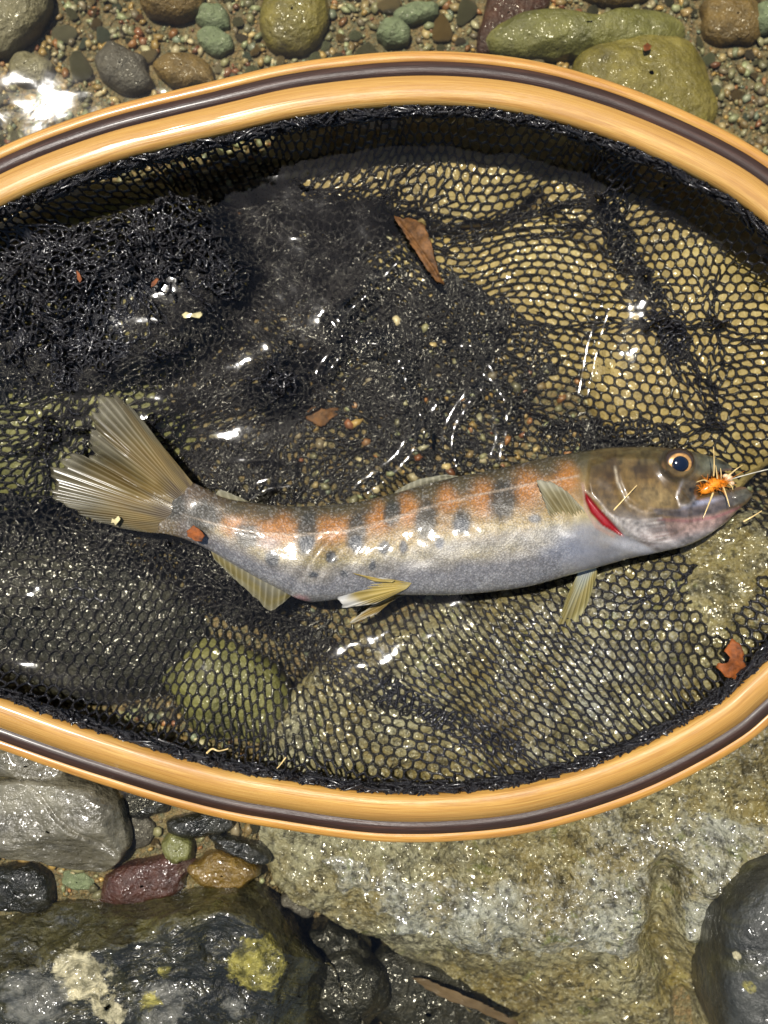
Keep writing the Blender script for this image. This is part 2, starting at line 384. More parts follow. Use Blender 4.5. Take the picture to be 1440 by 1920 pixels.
def big_gully(px, py):
    d = seg_dist(px, py, [(1255, 1640), (1240, 1760), (1290, 1850), (1300, 1990)])
    e = seg_dist(px, py, [(770, 1640), (850, 1615), (900, 1560)])
    f = seg_dist(px, py, [(560, 1660), (700, 1690), (900, 1720), (1150, 1700), (1440, 1640)])
    return 36 * np.exp(-(f / 80) ** 2) - 75 * np.exp(-(d / 32) ** 2) - 14 * np.exp(-(e / 20) ** 2)
big = [(470, 1520), (498, 1590), (530, 1655), (610, 1705), (700, 1752), (770, 1815), (850, 1880), (950, 1945), (1080, 1985), (1250, 2000),
       (1440, 1985), (1600, 1880), (1740, 1650), (1790, 1400), (1700, 1150), (1560, 1010), (1400, 960), (1230, 1010), (1020, 1080), (820, 1130), (640, 1210), (520, 1340)]
rock('mossy_boulder', big, -105, 95, -240, M_big, 'large wet olive boulder with yellow moss under the wooden net rim', 'boulder', centre=(1110, 1480),
     facets=[(1000, 1350, -32, 0.02, 0.06), (700, 1640, -50, 0.25, 0.45), (900, 1760, -62, 0.16, 0.50), (1350, 1060, -46, 0.0, -0.04)], power=5, rough=(15, 62), seed=4,
     res=(520, 210), warp=big_gully, soft=22)
bl = [(-330, 1760), (-120, 1718), (60, 1704), (200, 1694), (330, 1680), (430, 1660), (476, 1668), (526, 1718), (578, 1790), (640, 1870), (690, 1960), (690, 2080), (560, 2200), (200, 2280), (-200, 2240), (-380, 2050)]
rock('dark_boulder', bl, -40, 150, -200, M_dark, 'dark wet boulder with pale lichen patches and a sharp ridge', 'boulder', centre=(240, 1830),
     facets=[(210, 1775, 72, 0.55, -2.0), (210, 1775, 72, -0.05, 0.22), (540, 1800, 30, -1.3, 0.35)], power=14, rough=(15, 60), seed=12, res=(300, 130), soft=9)
rb = [(1352, 1760), (1368, 1705), (1405, 1660), (1460, 1630), (1580, 1600), (1720, 1700), (1760, 1860), (1640, 2040), (1480, 2080), (1380, 2000), (1346, 1900)]
rock('grey_boulder', rb, 60, 70, -200, M_grey_b, 'smooth dark grey boulder with small yellow lichen spots beside the mossy boulder', 'boulder', power=2.6, rough=(5, 70), seed=22, res=(160, 60), centre=(1500, 1830))
sl = [(-60, 1500), (-20, 1468), (60, 1458), (150, 1462), (215, 1486), (240, 1530), (246, 1575), (222, 1615), (190, 1638), (120, 1628), (60, 1612), (-10, 1600), (-70, 1560)]
rock('grey_slab', sl, -30, 48, -110, M_slab, 'angular grey-brown slab stone with a diagonal crack', 'stone', power=5,
     facets=[(110, 1530, 6, 0.12, -0.10), (60, 1600, -8, 0.0, 0.55), (225, 1560, -6, -0.8, 0)], rough=(6, 60), seed=31, res=(150, 60), soft=6,
     warp=lambda px, py: -7 * np.exp(-(seg_dist(px, py, [(40, 1460), (75, 1500), (130, 1560), (215, 1600)]) / 4) ** 2))
small = [
 ('pale_stone', (55, 1432, 85, 36, 0.15), -50, 26, M_slab, 'pale flaky stone tucked under the rim above the grey slab'),
 ('flat_stone', (272, 1505, 50, 30, -0.2), -62, 22, M_black, 'dark green flat stone between rim and grey slab'),
 ('flat_stone', (262, 1555, 26, 34, 0.2), -68, 20, M_grey, 'small grey chip stone touching the grey slab'),
 ('long_stone', (378, 1543, 66, 24, -0.08), -52, 26, M_black, 'dark elongated stone lying along the rim above the ochre stone'),
 ('long_stone', (450, 1588, 60, 20, 0.35), -54, 24, M_black, 'dark slender stone wedged against the mossy boulder'),
 ('olive_stone', (335, 1585, 32, 30, 0.3), -56, 32, M_olive2, 'small olive-grey rounded stone beside the ochre stone'),
 ('ochre_stone', (422, 1628, 62, 34, 0.12), -54, 40, M_ochre, 'shiny yellow ochre rounded stone above the dark ridge boulder'),
 ('red_stone', (275, 1650, 90, 44, -0.35), -62, 34, M_red, 'dark red-brown stone half hidden by the dark ridge boulder'),
 ('black_stone', (40, 1665, 72, 48, 0.1), -58, 34, M_black, 'blackish round stone between grey slab and dark ridge boulder'),
 ('chip_stone', (150, 1648, 34, 20, 0.2), -66, 20, M_mint, 'small grey-green chip below the grey slab'),
 ('chip_stone', (560, 1690, 34, 22, 0.6), -90, 24, M_grey, 'small grey chip in the cleft beside the mossy boulder'),
 ('black_stone', (650, 1850, 80, 70, 0.4), -105, 40, M_black, 'dark round stone deep in the cleft between the boulders'),
 ('black_stone', (800, 1880, 150, 80, 0.4), -150, 50, M_black, 'added black stone standing for the deep shade under the bark strip'),  # added black stone; its colour gives the cleft its deep shade
 ('chip_stone', (640, 1770, 60, 34, 0.5), -120, 30, M_black, 'added dark flat stone standing for shade in the cleft above the round one')]  # another added stone, black so that the cleft looks unlit
for k, (nm, (cx, cy, rx, ry, ro), ze, h, m, lb) in enumerate(small):
    rock(nm, round_outline(cx, cy, rx, ry, ro, seed=k + 3), ze, h, ze - 60, m, lb, 'stone', power=2.6, rough=(4.5, 34), seed=50 + k, res=(80, 32),
         facets=[(cx, cy, ze + h * 0.8, random.uniform(-.15, .15), random.uniform(-.15, .15))], soft=4)
# stones in the shallow water
bed = [
 ('pale_boulder', [(-120, -60), (40, -70), (92, -20), (78, 40), (40, 82), (4, 104), (-70, 110), (-150, 40)], -128, 42, M_pale, 'large pale olive boulder at the water beside the round pale stone', 2.4),
 ('round_stone', round_outline(58, 133, 44, 32, 0.1, seed=2), -138, 34, M_pale, 'round pale stone under water beside the large pale boulder', 2.4),
 ('brown_stone', round_outline(318, -2, 60, 42, 0.1, seed=5), -136, 36, M_brown, 'rounded orange-brown stone under water', 2.4),
 ('grey_stone', round_outline(232, 130, 58, 40, 0.75, seed=6), -140, 30, M_grey, 'purplish grey rounded stone under water near the rim', 2.4),
 ('brown_stone', round_outline(345, 132, 60, 32, 0.2, seed=8), -142, 24, M_brown, 'dull brown flat stone beside the purplish grey stone', 2.6),
 ('olive_stone', [(488, 60), (492, 10), (520, -30), (575, -36), (612, 0), (614, 50), (590, 92), (548, 106), (508, 96)], -138, 42, M_olive, 'large olive stone under water with smooth rounded top', 2.6),
 ('green_stone', round_outline(400, 34, 34, 28, 0.2, seed=12), -140, 24, M_mint, 'green-grey stone beside the orange-brown stone', 2.4),
 ('green_stone', round_outline(405, 78, 34, 24, 0.5, seed=14), -142, 20, M_mint, 'grey-green flat stone below the smaller green-grey one', 2.4),
 ('mint_stone', round_outline(736, 64, 30, 26, 0.2, seed=15), -140, 24, M_mint, 'pale mint green round stone in the gravel', 2.4),
 ('mint_stone', round_outline(780, 24, 42, 18, -0.1, seed=18), -142, 18, M_mint, 'pale blue-green flat stone in the gravel', 2.4),
 ('red_stone', [(895, 95), (905, 30), (930, -20), (1010, -30), (1030, 10), (960, 60), (925, 100)], -146, 24, M_red, 'dull red slab beside the long green boulder', 4),
 ('green_boulder', [(905, 80), (930, 48), (985, 28), (1060, 26), (1120, 36), (1180, 22), (1250, 28), (1284, 56), (1268, 88), (1200, 104), (1110, 110), (1020, 112), (940, 106)], -138, 44, M_olive2, 'long green boulder under water', 2.4),
 ('olive_boulder', [(1070, 130), (1090, 100), (1140, 80), (1215, 68), (1275, 74), (1312, 110), (1332, 165), (1344, 215), (1310, 260), (1220, 290), (1120, 250), (1080, 190)], -134, 52, M_olive, 'big olive boulder under water with a brown stain', 2.4),
 ('brown_stone', round_outline(1372, 40, 62, 46, 0.1, seed=21), -146, 30, M_brown, 'dull brown stone beside the big olive boulder', 2.6),
 ('green_stone', round_outline(1432, 36, 24, 30, 0.1, seed=24), -140, 24, M_mint, 'grey-green stone at the edge of the dull brown stone', 2.4),
 ('rust_stone', round_outline(1150, -20, 70, 30, 0.1, seed=26), -144, 24, M_brown, 'rusty stone behind the long green boulder', 2.4),
]
for k, (nm, ol, ze, h, m, lb, pw) in enumerate(bed):
    rock(nm, ol, ze, h, ze - 60, m, lb, 'stone' if 'boulder' not in nm else 'boulder', power=pw, rough=(4.0, 48), seed=100 + k, res=(110, 44))
# stones under the net, seen through its meshes
under = [((1010, 590, 330, 190, 0.1), -128, 26, 'tan flat stone under the netting beside the pool'),
         ((1330, 690, 240, 230, 0.3), -112, 58, 'tan rounded stone under the netting above the fish head'),
         ((1240, 360, 230, 150, 0.4), -112, 30, 'tan stone under the net slope below the olive boulder'),
         ((800, 290, 300, 130, 0.0), -112, 26, 'tan flat stone under the net slope'),
         ((170, 560, 330, 190, -0.2), -118, 78, 'olive stone under the crumpled folds of netting'),
         ((130, 830, 250, 130, -0.1), -118, 62, 'dark olive stone under the netting behind the fish tail'),
         ((470, 1040, 150, 130, 0.3), -128, 46, 'dark stone under the netting below the fish tail'),
         ((430, 1300, 130, 90, 0.5), -112, 52, 'olive stone under the netting by the lower rim'),
         ((90, 1130, 330, 170, 0.25), -118, 50, 'added black stone standing for the shade under the open meshes below the fish tail')]  # this last stone is added, its black standing for the dark void
for k, ((cx, cy, rx, ry, ro), ze, h, lb) in enumerate(under):
    m = [M_under, M_under, M_under, M_under, M_olive, M_olive2, M_black, M_olive2, M_black][k]
    rock('stone_under_net', round_outline(cx, cy, rx, ry, ro, seed=k + 40, n=16), ze, h, ze - 60, m, lb, 'stone', power=2.6, rough=(5, 70), seed=140 + k, res=(130, 56))

# finish height map
gxs = GX0 + GC * np.arange(GN); hx, hy = np.meshgrid(gxs, gxs, indexing='ij')
GZ = ground_z(hx, hy)
for _ in range(2):                              # close pin holes left by the splat
    P = np.pad(HM, 1, mode='edge')
    nb = np.stack([P[:-2, 1:-1], P[2:, 1:-1], P[1:-1, :-2], P[1:-1, 2:]])
    fill = np.where((nb > -9e3).sum(0) >= 3, np.where(nb > -9e3, nb, 0).sum(0) / np.maximum((nb > -9e3).sum(0), 1), -1e4)
    HM = np.where(HM < -9e3, fill, HM)
ROCKY = HM > GZ + 6
H = np.maximum(HM, GZ)

# ------------------------------------------------------------------ pebbles and gravel
def ico(sub):
    import bmesh
    bm = bmesh.new(); bmesh.ops.create_icosphere(bm, subdivisions=sub, radius=1)
    V = np.array([v.co[:] for v in bm.verts]); F = np.array([[v.index for v in f.verts] for f in bm.faces]); bm.free()
    return V, F
palette = [lin(k) * 1.12 for k in [(120, 118, 88), (132, 138, 106), (164, 146, 104), (126, 106, 70), (108, 98, 80), (136, 94, 56), (156, 152, 124), (94, 92, 70), (182, 170, 138), (150, 124, 72), (112, 70, 46), (112, 122, 106)]]
pnames = ['grey-green', 'sage green', 'tan', 'brown', 'grey', 'rusty', 'pale grey-green', 'dark grey-green', 'cream', 'ochre', 'reddish', 'blue-green']
Vi1, Fi1 = ico(1); Vi2, Fi2 = ico(2); Vi3, Fi3 = ico(3)
def lump(Vb, r):
    s = np.array([1, r.uniform(0.6, 0.95), r.uniform(0.38, 0.65)])
    V = Vb * s * (1 + 0.22 * vnoise(Vb * 1.3 + r.uniform(0, 90, 3), 1)[:, None] + 0.10 * vnoise(Vb * 3 + r.uniform(0, 90, 3), 2)[:, None])
    for _ in range(3):
        n = r.normal(size=3); n /= np.linalg.norm(n); d = V @ n; lim = r.uniform(0.45, 0.7) * d.max(); V = V - n * np.maximum(d - lim, 0)[:, None] * 0.85
    a = r.uniform(0, 6.283); c, s_ = math.cos(a), math.sin(a); tl = r.uniform(-.3, .3)
    Rm = np.array([[c, -s_, 0], [s_, c, 0], [0, 0, 1]]) @ np.array([[1, 0, 0], [0, math.cos(tl), -math.sin(tl)], [0, math.sin(tl), math.cos(tl)]])
    return V @ Rm.T
def zone(n, x0, x1, y0, y1):
    return rng.uniform(x0, x1, n), rng.uniform(y0, y1, n)
M_peb = vcol_mat('pebble_mix', 0.4, 0.35, 700, 0.0004)
# single pebbles
peb_meshes = []
for k in range(14): peb_meshes.append(lump(Vi3, np.random.default_rng(300 + k)))
peb_mats = []
for k, p in enumerate(palette):
    l = np.asarray(p) ; s3 = [tuple(255 * np.where(q <= 0.0031308, q * 12.92, 1.055 * q ** (1 / 2.4) - 0.055)) for q in (l * 0.45, l, np.minimum(l * 1.5, 1))]
    peb_mats.append(rock_mat('pebble_' + pnames[k].replace(' ', '_').replace('-', '_'), s3, 130, 0.45, bumpd=0.0006))
peb_cache = {}
SHAPES = ['flat' if np.ptp(m_[:, 2]) < 0.75 else ('long' if np.linalg.svd(m_ - m_.mean(0))[1][1] / np.linalg.svd(m_ - m_.mean(0))[1][0] < 0.74 else 'rounded') for m_ in peb_meshes]
placed = []
def try_place(X, Y, R, lim):
    if hm_at(ROCKY.astype(float), np.array([X]), np.array([Y]))[0] > 0.25: return False
    for (a, b, q) in placed:
        if (a - X) ** 2 + (b - Y) ** 2 < (lim * (q + R)) ** 2: return False
    placed.append((X, Y, R)); return True
def single_pebble(px, py, R, where):
    z0 = -140.0 if py < 900 else -52.0
    P = U(px, py, z0)
    if not try_place(P[0], P[1], R, 0.82): return
    gz = ground_z(P[0:1], P[1:2])[0]
    mi = random.randrange(14); ci = random.choices(range(12), [4, 3, 3, 3, 3, 1.2, 3, 3, 1.3, 2, .8, 2])[0]
    if (mi, ci) not in peb_cache:
        me = mesh_obj('pebble', peb_meshes[mi], Fi3, peb_mats[ci], scale=1.0)
        peb_cache[(mi, ci)] = me.data; bpy.data.objects.remove(me)
    o = bpy.data.objects.new('pebble', peb_cache[(mi, ci)]); col.objects.link(o)
    o.scale = (R * S,) * 3; o.location = np.array([P[0], P[1], gz + R * 0.22]) * S; o.rotation_euler = (0, 0, random.uniform(0, 6.28))
    shp = SHAPES[mi]; szw = 'large' if R > 20 else ('small' if R < 14 else 'middling'); lb = f'{szw} {shp} {pnames[ci]} pebble {where}'
    tag(o, lb, 'pebble', lb.replace('pebble', 'pebbles'))
for px, py in zip(*zone(900, -60, 1500, -60, 330)):
    if len(placed) > 150: break
    single_pebble(px, py, 11 + 22 * random.random() ** 2.2, 'in the shallow water')
for px, py in zip(*zone(260, 90, 640, 1440, 1780)):
    if len(placed) > 200: break
    single_pebble(px, py, 8 + 12 * random.random() ** 2, 'among the bank stones below the rim')
# the uncountable rest
def gravel(name, n, x0, x1, y0, y1, rlo, rhi, base, label, zz):
    Vb, Fb = base; px, py = zone(n, x0, x1, y0, y1); P = U(px, py, zz)
    ok = hm_at(ROCKY.astype(float), P[:, 0], P[:, 1]) < 0.3; P = P[ok]
    n = len(P); R = rlo + (rhi - rlo) * rng.random(n) ** 2.5
    shapes = np.stack([lump(Vb, np.random.default_rng(700 + k)) for k in range(24)])
    pick = rng.integers(0, 24, n); a = rng.uniform(0, 6.28, n)
    V = shapes[pick]; c, s = np.cos(a)[:, None], np.sin(a)[:, None]
    V = np.stack([V[..., 0] * c - V[..., 1] * s, V[..., 0] * s + V[..., 1] * c, V[..., 2]], -1) * R[:, None, None]
    gz = ground_z(P[:, 0], P[:, 1]) + R * rng.uniform(0.1, 0.6, n)
    V = V + np.stack([P[:, 0], P[:, 1], gz], -1)[:, None, :]
    pc = np.array(palette)[rng.choice(12, n, p=np.array([4, 3, 3, 3, 3, 1.5, 2, 3, 1.5, 3, 1.2, 2]) / 30.2)] * rng.uniform(0.6, 1.25, (n, 1))
    C = np.repeat(pc[:, None, :], len(Vb), 1).reshape(-1, 3)
    F = (Fb[None] + (np.arange(n) * len(Vb))[:, None, None]).reshape(-1, 3)
    o = mesh_obj(name, V.reshape(-1, 3), F, M_peb, colors=C, smooth=False)
    return tag(o, label, 'gravel', None, 'stuff')
gravel('gravel', 13000, -250, 1700, -250, 420, 4, 15, (Vi1, Fi1), 'fine mixed gravel on the bed of the shallow water', -140)
gravel('gravel', 1800, 560, 1700, 380, 1300, 6, 16, (Vi1, Fi1), 'wet gravel under the netting', -140)
gravel('gravel', 5200, -300, 800, 1330, 1950, 5, 20, (Vi1, Fi1), 'fine dark wet gravel among the bank stones', -50)

# ------------------------------------------------------------------ landing net: frame
rim_px = [(-640, 870), (-540, 715), (-390, 560), (-200, 425), (0, 312), (200, 236), (400, 186), (550, 152), (720, 131), (870, 130), (1020, 150), (1170, 195),
          (1320, 260), (1440, 332), (1545, 430), (1625, 560), (1670, 700), (1680, 850), (1655, 1000), (1600, 1130), (1530, 1235), (1440, 1325), (1370, 1382),
          (1220, 1462), (1070, 1515), (920, 1545), (720, 1551), (500, 1522), (350, 1490), (200, 1445), (50, 1395), (-100, 1335), (-300, 1230), (-490, 1090), (-610, 970)]
NR = 420
rp = spline(rim_px, NR, closed=True)
def rim_z(py): return 12 + 62 * np.clip((1500 - py) / 1400, 0, 1)
RC = U(rp[:, 0], rp[:, 1], rim_z(rp[:, 1]))                       # centre line of the dark strip, top at +0
T_ = np.roll(RC, -1, 0) - np.roll(RC, 1, 0); T_ /= np.linalg.norm(T_, axis=1, keepdims=True)
OUTW = np.cross(T_, [0, 0, 1.0]); OUTW /= np.linalg.norm(OUTW, axis=1, keepdims=True)
if (OUTW * (RC - RC.mean(0))).sum() < 0: OUTW = -OUTW
UPV = np.cross(OUTW, T_); UPV *= np.sign(UPV[:, 2:3])
roll = np.radians(13) * sst(1000, 1450, rp[:, 1])
R1 = OUTW * np.cos(roll)[:, None] - UPV * np.sin(roll)[:, None]; R2 = UPV * np.cos(roll)[:, None] + OUTW * np.sin(roll)[:, None]
rim_len = np.concatenate([[0], np.cumsum(np.linalg.norm(np.diff(np.concatenate([RC, RC[:1]]), axis=0), axis=1))])
def wood_mat(name, cols, coat=0.4):
    t = NT(name); uv = t.n('UVMap').outputs[0]
    g1 = t.noise(t.mapped(uv, (0.8, 22, 1)), 1.0, 5, 0.65, 0.3); g2 = t.noise(t.mapped(uv, (3, 90, 1)), 1.0, 4, 0.6); g3 = t.noise(t.mapped(uv, (0.5, 2.5, 1)), 1.0, 3)
    L = [tuple(lin(k)) for k in cols]
    b = t.ramp(g1, [(0.25, L[0]), (0.5, L[1]), (0.75, L[2])])
    b = t.mix(t.ramp(g2, [(0.34, 0.55), (0.55, 0.0)]), b, L[0]); b = t.mix(t.ramp(g3, [(0.4, 0.0), (0.7, 0.3)]), b, L[0])
    sp = t.ramp(t.noise(t.mapped(uv, (9, 60, 1)), 1.0, 2), [(0.72, 0.0), (0.78, 0.6)])
    b = t.mix(sp, b, tuple(lin((90, 56, 22)))); b = t.mix(0.24, b, (0.05, 0.022, 0.004))
    h = t.math('ADD', g2, t.math('MULTIPLY', g3, 1.5))
    t.principled(Base_Color=b, Roughness=t.ramp(g3, [(0.3, 0.35), (0.7, 0.55)]), Normal=t.bump(h, 0.35, 0.0004), Coat_Weight=coat, Coat_Roughness=0.18, Coat_Normal=t.bump(g3, 0.3, 0.001))
    return t.m
M_wood = wood_mat('honey_wood', [(156, 106, 42), (206, 156, 76), (226, 188, 106)])
M_wood2 = wood_mat('amber_wood', [(150, 96, 32), (204, 148, 64), (224, 178, 90)])
M_walnut = wood_mat('dark_walnut', [(24, 13, 10), (48, 28, 22), (92, 62, 50)], 0.15)
net_base = np.array([RC[:, 0].mean(), RC[:, 1].mean(), -60])
net = empty('landing_net', net_base)
tag(net, 'wooden hoop landing net with black netting and a dark inlay stripe', 'landing net')
def strip(name, prof, m):
    """prof: closed list of (outward, up) offsets in units"""
    p = np.asarray(prof, float); n = len(p)
    V = RC[:, None, :] + R1[:, None, :] * p[None, :, :1] + R2[:, None, :] * p[None, :, 1:]
    wob = fbm(RC / 240, 2, 5)[:, None, None] * 1.4
    V = V + R1[:, None, :] * wob
    F = grid_faces(NR, n, close_v=True, close_u=True)
    cum = np.concatenate([[0], np.cumsum(np.linalg.norm(np.diff(p, axis=0), axis=1))])
    uv = np.stack([np.repeat(rim_len[:NR, None], n, 1) / 200, np.repeat(cum[None], NR, 0) / 200], -1).reshape(-1, 2)
    o = mesh_obj(name, V.reshape(-1, 3), F, m, net, uv=uv)
    return o
ZT, ZB = 0.0, -60.0
strip('outer_strip', [(13, ZT), (24, ZT - 0.5), (31, ZT - 3), (36, ZT - 9), (38, ZT - 18), (38, ZB + 14), (35, ZB + 6), (28, ZB + 1), (13, ZB)], M_wood2)
strip('inlay_strip', [(-12.4, ZT - 0.2), (12.6, ZT - 0.2), (12.6, ZB + .4), (-12.4, ZB + .4)], M_walnut)
strip('inner_strip', [(-13, ZT), (-13, ZB), (-50, ZB), (-57, ZB + 4), (-60, ZB + 12), (-60, ZB + 22), (-55, ZB + 24), (-55, ZB + 34), (-60, ZB + 36), (-60, ZT - 16), (-57, ZT - 6), (-50, ZT - 1), (-38, ZT)][::-1], M_wood)
# handle beyond the hoop
hp = np.stack([np.linspace(-610, -1260, 40), np.full(40, 915) + 10 * np.sin(np.linspace(0, 3, 40))], -1)
hr = np.interp(np.linspace(0, 1, 40), [0, .1, .25, .5, .75, .92, 1], [70, 62, 44, 52, 46, 58, 24])
hc = U(hp[:, 0], hp[:, 1], 30.0); an = np.arange(20) * 2 * math.pi / 20
HV = np.stack([hc[:, None, 0] + 0 * an[None], hc[:, None, 1] + hr[:, None] * np.cos(an)[None], hc[:, None, 2] + 0.55 * hr[:, None] * np.sin(an)[None]], -1)
HF = grid_faces(40, 20, close_v=True)
capA = [list(range(20))[::-1], list(range(39 * 20, 40 * 20))]
uvh = np.stack([np.repeat(np.arange(40)[:, None] * 0.08, 20, 1), np.repeat(an[None] * 0.2, 40, 0)], -1).reshape(-1, 2)
hv = np.concatenate([HV.reshape(-1, 3), HV[0].mean(0)[None], HV[-1].mean(0)[None]])
ci = np.arange(20); capf = np.concatenate([np.stack([(ci + 1) % 20, ci, np.full(20, 800)], -1), np.stack([780 + ci, 780 + (ci + 1) % 20, np.full(20, 801)], -1)])
hf = np.concatenate([HF[:, [0, 1, 2]], HF[:, [0, 2, 3]], capf])
mesh_obj('handle', hv, hf, M_wood, net, uv=np.concatenate([uvh, [[0, 0], [3, 0]]]))

# ------------------------------------------------------------------ fish outline (needed before the netting is laid)
dor = np.array([(296, 905), (320, 896), (345, 898), (370, 908), (400, 924), (440, 937), (500, 946), (560, 950), (620, 947), (680, 940), (740, 925), (800, 906), (860, 893), (920, 882),
                (980, 868), (1040, 855), (1090, 846), (1140, 839), (1200, 837), (1250, 839), (1300, 846), (1340, 858), (1360, 866), (1372, 875), (1377, 912), (1398, 913), (1411, 924)], float)
ven = np.array([(296, 998), (320, 1003), (345, 1010), (390, 1030), (430, 1054), (480, 1083), (520, 1103), (553, 1122), (580, 1130), (610, 1127), (660, 1120), (720, 1114), (770, 1116), (850, 1116),
                (900, 1112), (960, 1105), (1000, 1098), (1060, 1081), (1120, 1064), (1180, 1047), (1231, 1037), (1284, 1025), (1324, 1007), (1363, 979), (1385, 955), (1400, 944), (1411, 930)], float)
thick = np.array([(296, 2), (318, 8), (345, 16), (400, 25), (500, 38), (600, 46), (700, 50), (800, 53), (950, 58), (1080, 60), (1180, 56), (1250, 50), (1310, 40), (1350, 30), (1380, 20), (1400, 13), (1411, 3)], float)
axis_z = np.array([(296, 2), (400, 4), (560, -2), (620, 6), (720, 8), (900, 12), (1050, 14), (1200, 8), (1411, -6)], float)
def smooth_interp(x, T, r=9):
    xs = np.arange(T[0, 0] - 40, T[-1, 0] + 41.0); y = np.interp(xs, T[:, 0], T[:, 1])
    k = np.exp(-0.5 * (np.arange(-3 * r, 3 * r + 1) / r) ** 2); k /= k.sum()
    y = np.convolve(np.pad(y, 3 * r, mode='edge'), k, mode='valid'); return np.interp(x, xs, y)
fish_poly = np.concatenate([dor, ven[::-1]])
def fish_bottom(px, py):
    """height of the underside of the fish where it covers the pixel, else +1e3"""
    yd = np.interp(px, dor[:, 0], dor[:, 1]); yv = np.interp(px, ven[:, 0], ven[:, 1])
    t_ = (py - yd) / np.maximum(yv - yd, 1) * 2 - 1
    ok = (px > 296) & (px < 1411) & (np.abs(t_) < 1)
    z = np.interp(px, axis_z[:, 0], axis_z[:, 1]) - np.interp(px, thick[:, 0], thick[:, 1]) * np.sqrt(np.clip(1 - t_ ** 2, 0, 1)) + 0.2 * (py - (yd + yv) / 2)
    return np.where(ok, z, 1e3)

# ------------------------------------------------------------------ netting: a hexagonal lattice with slack, settled on the stones
ATT = RC + R1 * -62.0 + R2 * -24.0                                 # line where the netting is lashed
PITCH = 22.5; EA = PITCH / math.sqrt(3)
folds = [  # (polyline in photo pixels, extra cloth, width): cloth gathered across each line
    ([(-400, 520), (60, 455), (330, 395), (560, 350)], 150, 70), ([(-400, 620), (100, 575), (420, 470), (640, 420)], 170, 75),
    ([(-400, 740), (150, 690), (420, 590), (560, 520)], 140, 70), ([(-300, 850), (240, 800), (560, 720), (700, 740)], 100, 65),
    ([(-350, 960), (60, 960), (250, 1010), (400, 1080), (520, 1140)], 130, 60), ([(480, 1150), (620, 1230), (780, 1310), (960, 1395)], 50, 40),
    ([(940, 1240), (1080, 1185), (1310, 1080)], 34, 20), ([(1110, 230), (1160, 420), (1215, 560), (1270, 660)], 80, 45),
    ([(560, 380), (800, 425), (1000, 420)], 60, 45), ([(1330, 380), (1345, 560), (1348, 740)], 36, 26),
    ([(240, 350), (480, 300), (720, 270), (1000, 300)], 34, 45), ([(500, 470), (610, 600), (520, 760)], 120, 75), ([(1050, 810), (1150, 835), (1260, 825)], 50, 40),
    ([(700, 600), (790, 720), (840, 860)], 90, 60), ([(560, 760), (640, 830), (720, 900)], 70, 55), ([(800, 1390), (1000, 1420), (1180, 1350)], 16, 26),
    ([(330, 380), (420, 560), (330, 760)], 100, 70), ([(90, 420), (170, 600), (100, 860)], 80, 75), ([(930, 560), (1010, 640), (990, 800)], 30, 40)]
def disp(px, py):
    u = np.zeros(np.shape(px) + (2,))
    for line, A, w in folds:
        L = spline(line, 14); best = np.full(np.shape(px), 1e9); sg = np.zeros(np.shape(px)); nx = np.zeros(np.shape(px)); ny = nx.copy(); end = np.ones(np.shape(px))
        for i in range(13):
            a, b = L[i], L[i + 1]; d = b - a; ll = d @ d
            tq = ((px - a[0]) * d[0] + (py - a[1]) * d[1]) / ll; al_ = np.maximum(np.where(i == 0, -tq, 0), np.where(i == 12, tq - 1, 0)) * math.sqrt(ll); tc = np.clip(tq, 0, 1)
            dx, dy = px - a[0] - tc * d[0], py - a[1] - tc * d[1]; dd = np.hypot(dx, dy); m = dd < best
            nn = np.array([-d[1], d[0]]) / math.sqrt(ll)
            best = np.where(m, dd, best); sg = np.where(m, dx * nn[0] + dy * nn[1], sg); nx = np.where(m, nn[0], nx); ny = np.where(m, nn[1], ny)
            e = np.exp(-(np.maximum(al_, 0) / 130) ** 2); end = np.where(m, e, end)
        taper = end
        k = (sst(-w, w, sg) - 0.5) * A * taper
        u[..., 0] += k * nx; u[..., 1] += k * ny
    return u
gxp, gyp = np.meshgrid(np.arange(-800, 1801, 20.0), np.arange(-100, 1801, 20.0), indexing='ij')
DU = disp(gxp, gyp)
def disp_fast(px, py):
    fx = np.clip((px + 800) / 20, 0, DU.shape[0] - 1.001); fy = np.clip((py + 100) / 20, 0, DU.shape[1] - 1.001)
    i = fx.astype(int); j = fy.astype(int); a = (fx - i)[..., None]; b = (fy - j)[..., None]
    return DU[i, j] * (1 - a) * (1 - b) + DU[i + 1, j] * a * (1 - b) + DU[i, j + 1] * (1 - a) * b + DU[i + 1, j + 1] * a * b
ni = int(3900 / (EA * math.sqrt(3) / 2)); nj = int(3300 / (1.5 * EA))
I, J = np.meshgrid(np.arange(ni), np.arange(nj), indexing='ij')
Qx = -1400 + I * EA * math.sqrt(3) / 2; Qy = -750 + J * 1.5 * EA + np.where((I + J) % 2 == 0, EA / 4, -EA / 4)
ca, sa = math.cos(0.12), math.sin(0.12)
Q = np.stack([720 + (Qx - 720) * ca - (Qy - 900) * sa, 900 + (Qx - 720) * sa + (Qy - 900) * ca], -1)
X = Q.copy()
for _ in range(220): X = X + 0.18 * (Q - disp_fast(X[..., 0], X[..., 1]) - X)
ax_, ay_ = to_px(ATT)
keep = inside(X[..., 0], X[..., 1], np.stack([ax_, ay_], -1))
def nbrs(keep):
    pad = np.pad(keep, 1); L = pad[:-2, 1:-1]; R = pad[2:, 1:-1]
    V = np.where((I + J) % 2 == 0, pad[1:-1, 2:], pad[1:-1, :-2]); return L, R, V
for _ in range(4):
    L, R, V = nbrs(keep); keep &= (L.astype(int) + R + V) >= 2
idx = np.full(keep.shape, -1); idx[keep] = np.arange(keep.sum())
ip = np.pad(idx, 1, constant_values=-1)
